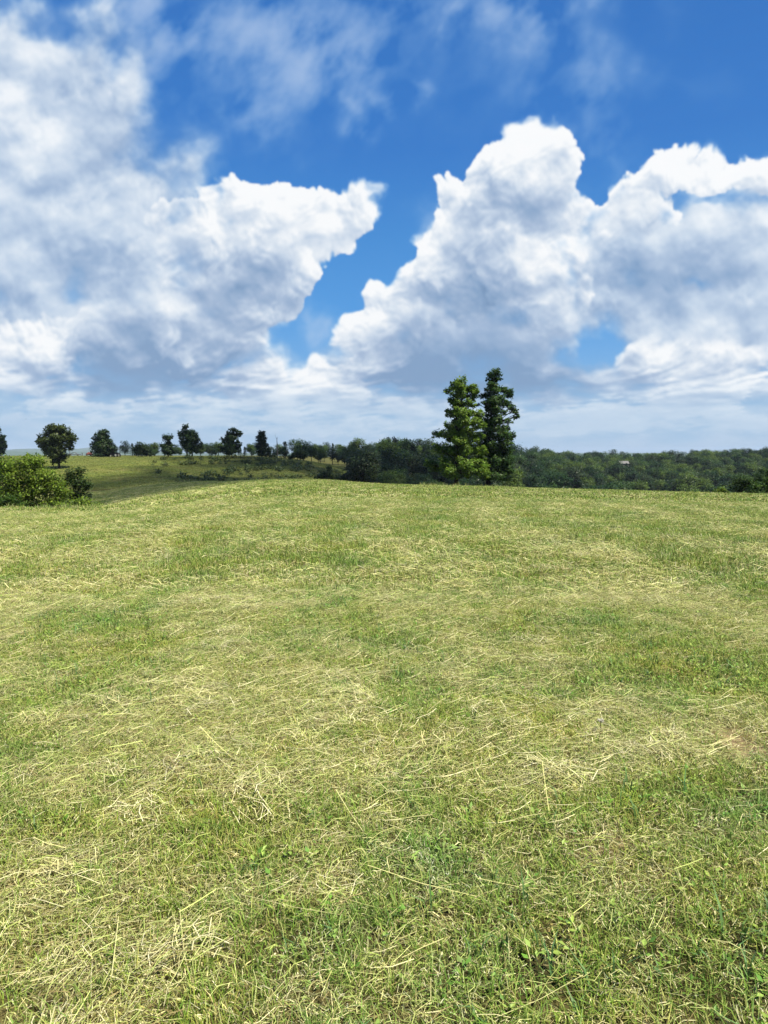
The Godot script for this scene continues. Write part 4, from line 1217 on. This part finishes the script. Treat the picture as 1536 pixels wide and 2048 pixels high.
	g.v = PackedVector3Array([Vector3(-3.0, 2.95, 2.7), Vector3(3.0, 2.95, 2.7), Vector3(3.0, 4.6, 0), Vector3(-3.0, 4.6, 0), Vector3(-3.0, 2.95, -2.7), Vector3(3.0, 2.95, -2.7)])
	for q in [[0, 1, 2], [0, 2, 3], [3, 2, 5], [3, 5, 4], [0, 3, 4], [1, 5, 2]]: g.tri(q[0], q[2], q[1])
	part("roof", g.mesh(), paint(Color(0.15, 0.15, 0.145), 0.9), h)
	for x in [-1.5, 1.5]: block("window", Vector3(x - 0.5, 0.6, 2.403), Vector3(x + 0.5, 2.0, 2.45), glass, h)
	# birds
	for e in [[52.0, 838.0, 120.0, 0.4, "tiny dark bird gliding left of the round-crowned tree, above the horizon"], [1045.0, 885.0, 140.0, -0.5, "tiny dark bird low over the woods beside the dark walnut tree"]]:
		var b := thing("bird", at_depth(e[0], e[1], e[2]), e[4].replace(" left of", " above the thicket beside"), "bird")
		b.rotation.y = e[3]
		g = Geo.new()
		g.tube([Vector3(0, 0, -0.14), Vector3(0, 0.01, -0.08), Vector3(0, 0, 0.05), Vector3(0, 0, 0.18)], [0.008, 0.035, 0.04, 0.01], 8, Color.WHITE)
		part("body", g.mesh(true), black, b)
		for s in [-1.0, 1.0]:
			g = Geo.new()
			g.v = PackedVector3Array([Vector3(s * 0.02, 0.01, -0.05), Vector3(s * 0.02, 0.01, 0.07), Vector3(s * 0.16, 0.07, -0.07), Vector3(s * 0.16, 0.06, 0.05), Vector3(s * 0.34, 0.05, 0.02)])
			for q in [[0, 1, 2], [1, 3, 2], [2, 3, 4]]: g.tri(q[0], q[1], q[2])
			part("wing", g.mesh(), black, b)
	# pale seed heads in the near field
	var fluff := paint(Color(0.42, 0.4, 0.32), 0.9, 0.3)
	var stalk := paint(Color(0.16, 0.13, 0.06), 0.8)
	for e in [[1200.0, 1467.0, 0.11, "pale fluffy seed head on a short brown stalk in the strewn hay"]]:
		var p := on_ground(e[0], e[1] + 14.0)
		var s := thing("seed_head", p, e[3], "seed head")
		g = Geo.new()
		g.tube([Vector3(0, -0.01, 0), Vector3(0.004, e[2] * 0.5, 0), Vector3(0, e[2], 0)], [0.003, 0.0025, 0.002], 5, Color.WHITE)
		part("stalk", g.mesh(true), stalk, s)
		g = Geo.new()
		leaf_cloud(g, Vector3(0, e[2] + 0.01, 0), Vector3(0.012, 0.011, 0.012), 70, 0.011, [Color.WHITE])
		g.c.clear()
		part("fluff", g.mesh(), fluff, s)

# The slope across the swale lies in the shadow of a cloud: that cloud, high overhead on the way to the sun.
func make_cloud() -> void:
	var g := Geo.new()
	var bump := noise(95, 9.0, 4)
	var way := TO_SUN.normalized()
	for e in [[-23.0, 80.0, 14.0], [-36.0, 96.0, 18.0], [-24.0, 110.0, 18.0], [-27.0, 138.0, 27.0], [-22.0, 182.0, 34.0], [-8.0, 232.0, 38.0], [-40.0, 226.0, 26.0], [12.0, 280.0, 42.0], [-44.0, 152.0, 17.0], [22.0, 205.0, 24.0], [-30.0, 268.0, 24.0]]:
		var at := Vector3(e[0], -3.0, -e[1]) + way * ((560.0 + rnd(-14, 14)) / way.y)
		var k := g.v.size()
		var rows := 14
		var cols := 24
		for j in rows + 1:
			for i in cols:
				var th := PI * j / rows
				var ph := TAU * i / cols
				var d := Vector3(sin(th) * cos(ph), cos(th), sin(th) * sin(ph))
				var r: float = e[2] * (1.0 + bump.get_noise_3dv(at * 0.3 + d * e[2] * 0.5) * 0.4)
				g.v.append(at + d * r * Vector3(1, 0.75, 1))
		for j in rows:
			for i in cols:
				var i2 := (i + 1) % cols
				g.tri(k + j * cols + i, k + j * cols + i2, k + (j + 1) * cols + i)
				g.tri(k + j * cols + i2, k + (j + 1) * cols + i2, k + (j + 1) * cols + i)
	var st := SurfaceTool.new()
	st.create_from(g.mesh(), 0)
	st.generate_normals()
	var vapour := paint(Color(0.85, 0.85, 0.85), 1.0)             # thin enough that some sun comes through
	vapour.transparency = BaseMaterial3D.TRANSPARENCY_ALPHA
	vapour.albedo_color.a = 0.3
	var o := part("cloud", st.commit(), vapour, self)
	tag(o, "lumpy white cumulus cloud overhead whose shadow lies on the swale and pasture hill", "cloud")

func _ready() -> void:
	var t := Time.get_ticks_msec()
	make_light()
	print("sky ", Time.get_ticks_msec() - t)
	make_table()
	make_ground()
	make_far_hills()
	print("ground ", Time.get_ticks_msec() - t)
	make_trees()
	make_shrubs()
	print("trees ", Time.get_ticks_msec() - t)
	make_woods()
	make_things()
	make_cloud()
	print("woods ", Time.get_ticks_msec() - t)
	make_field()
	print("field ", Time.get_ticks_msec() - t)
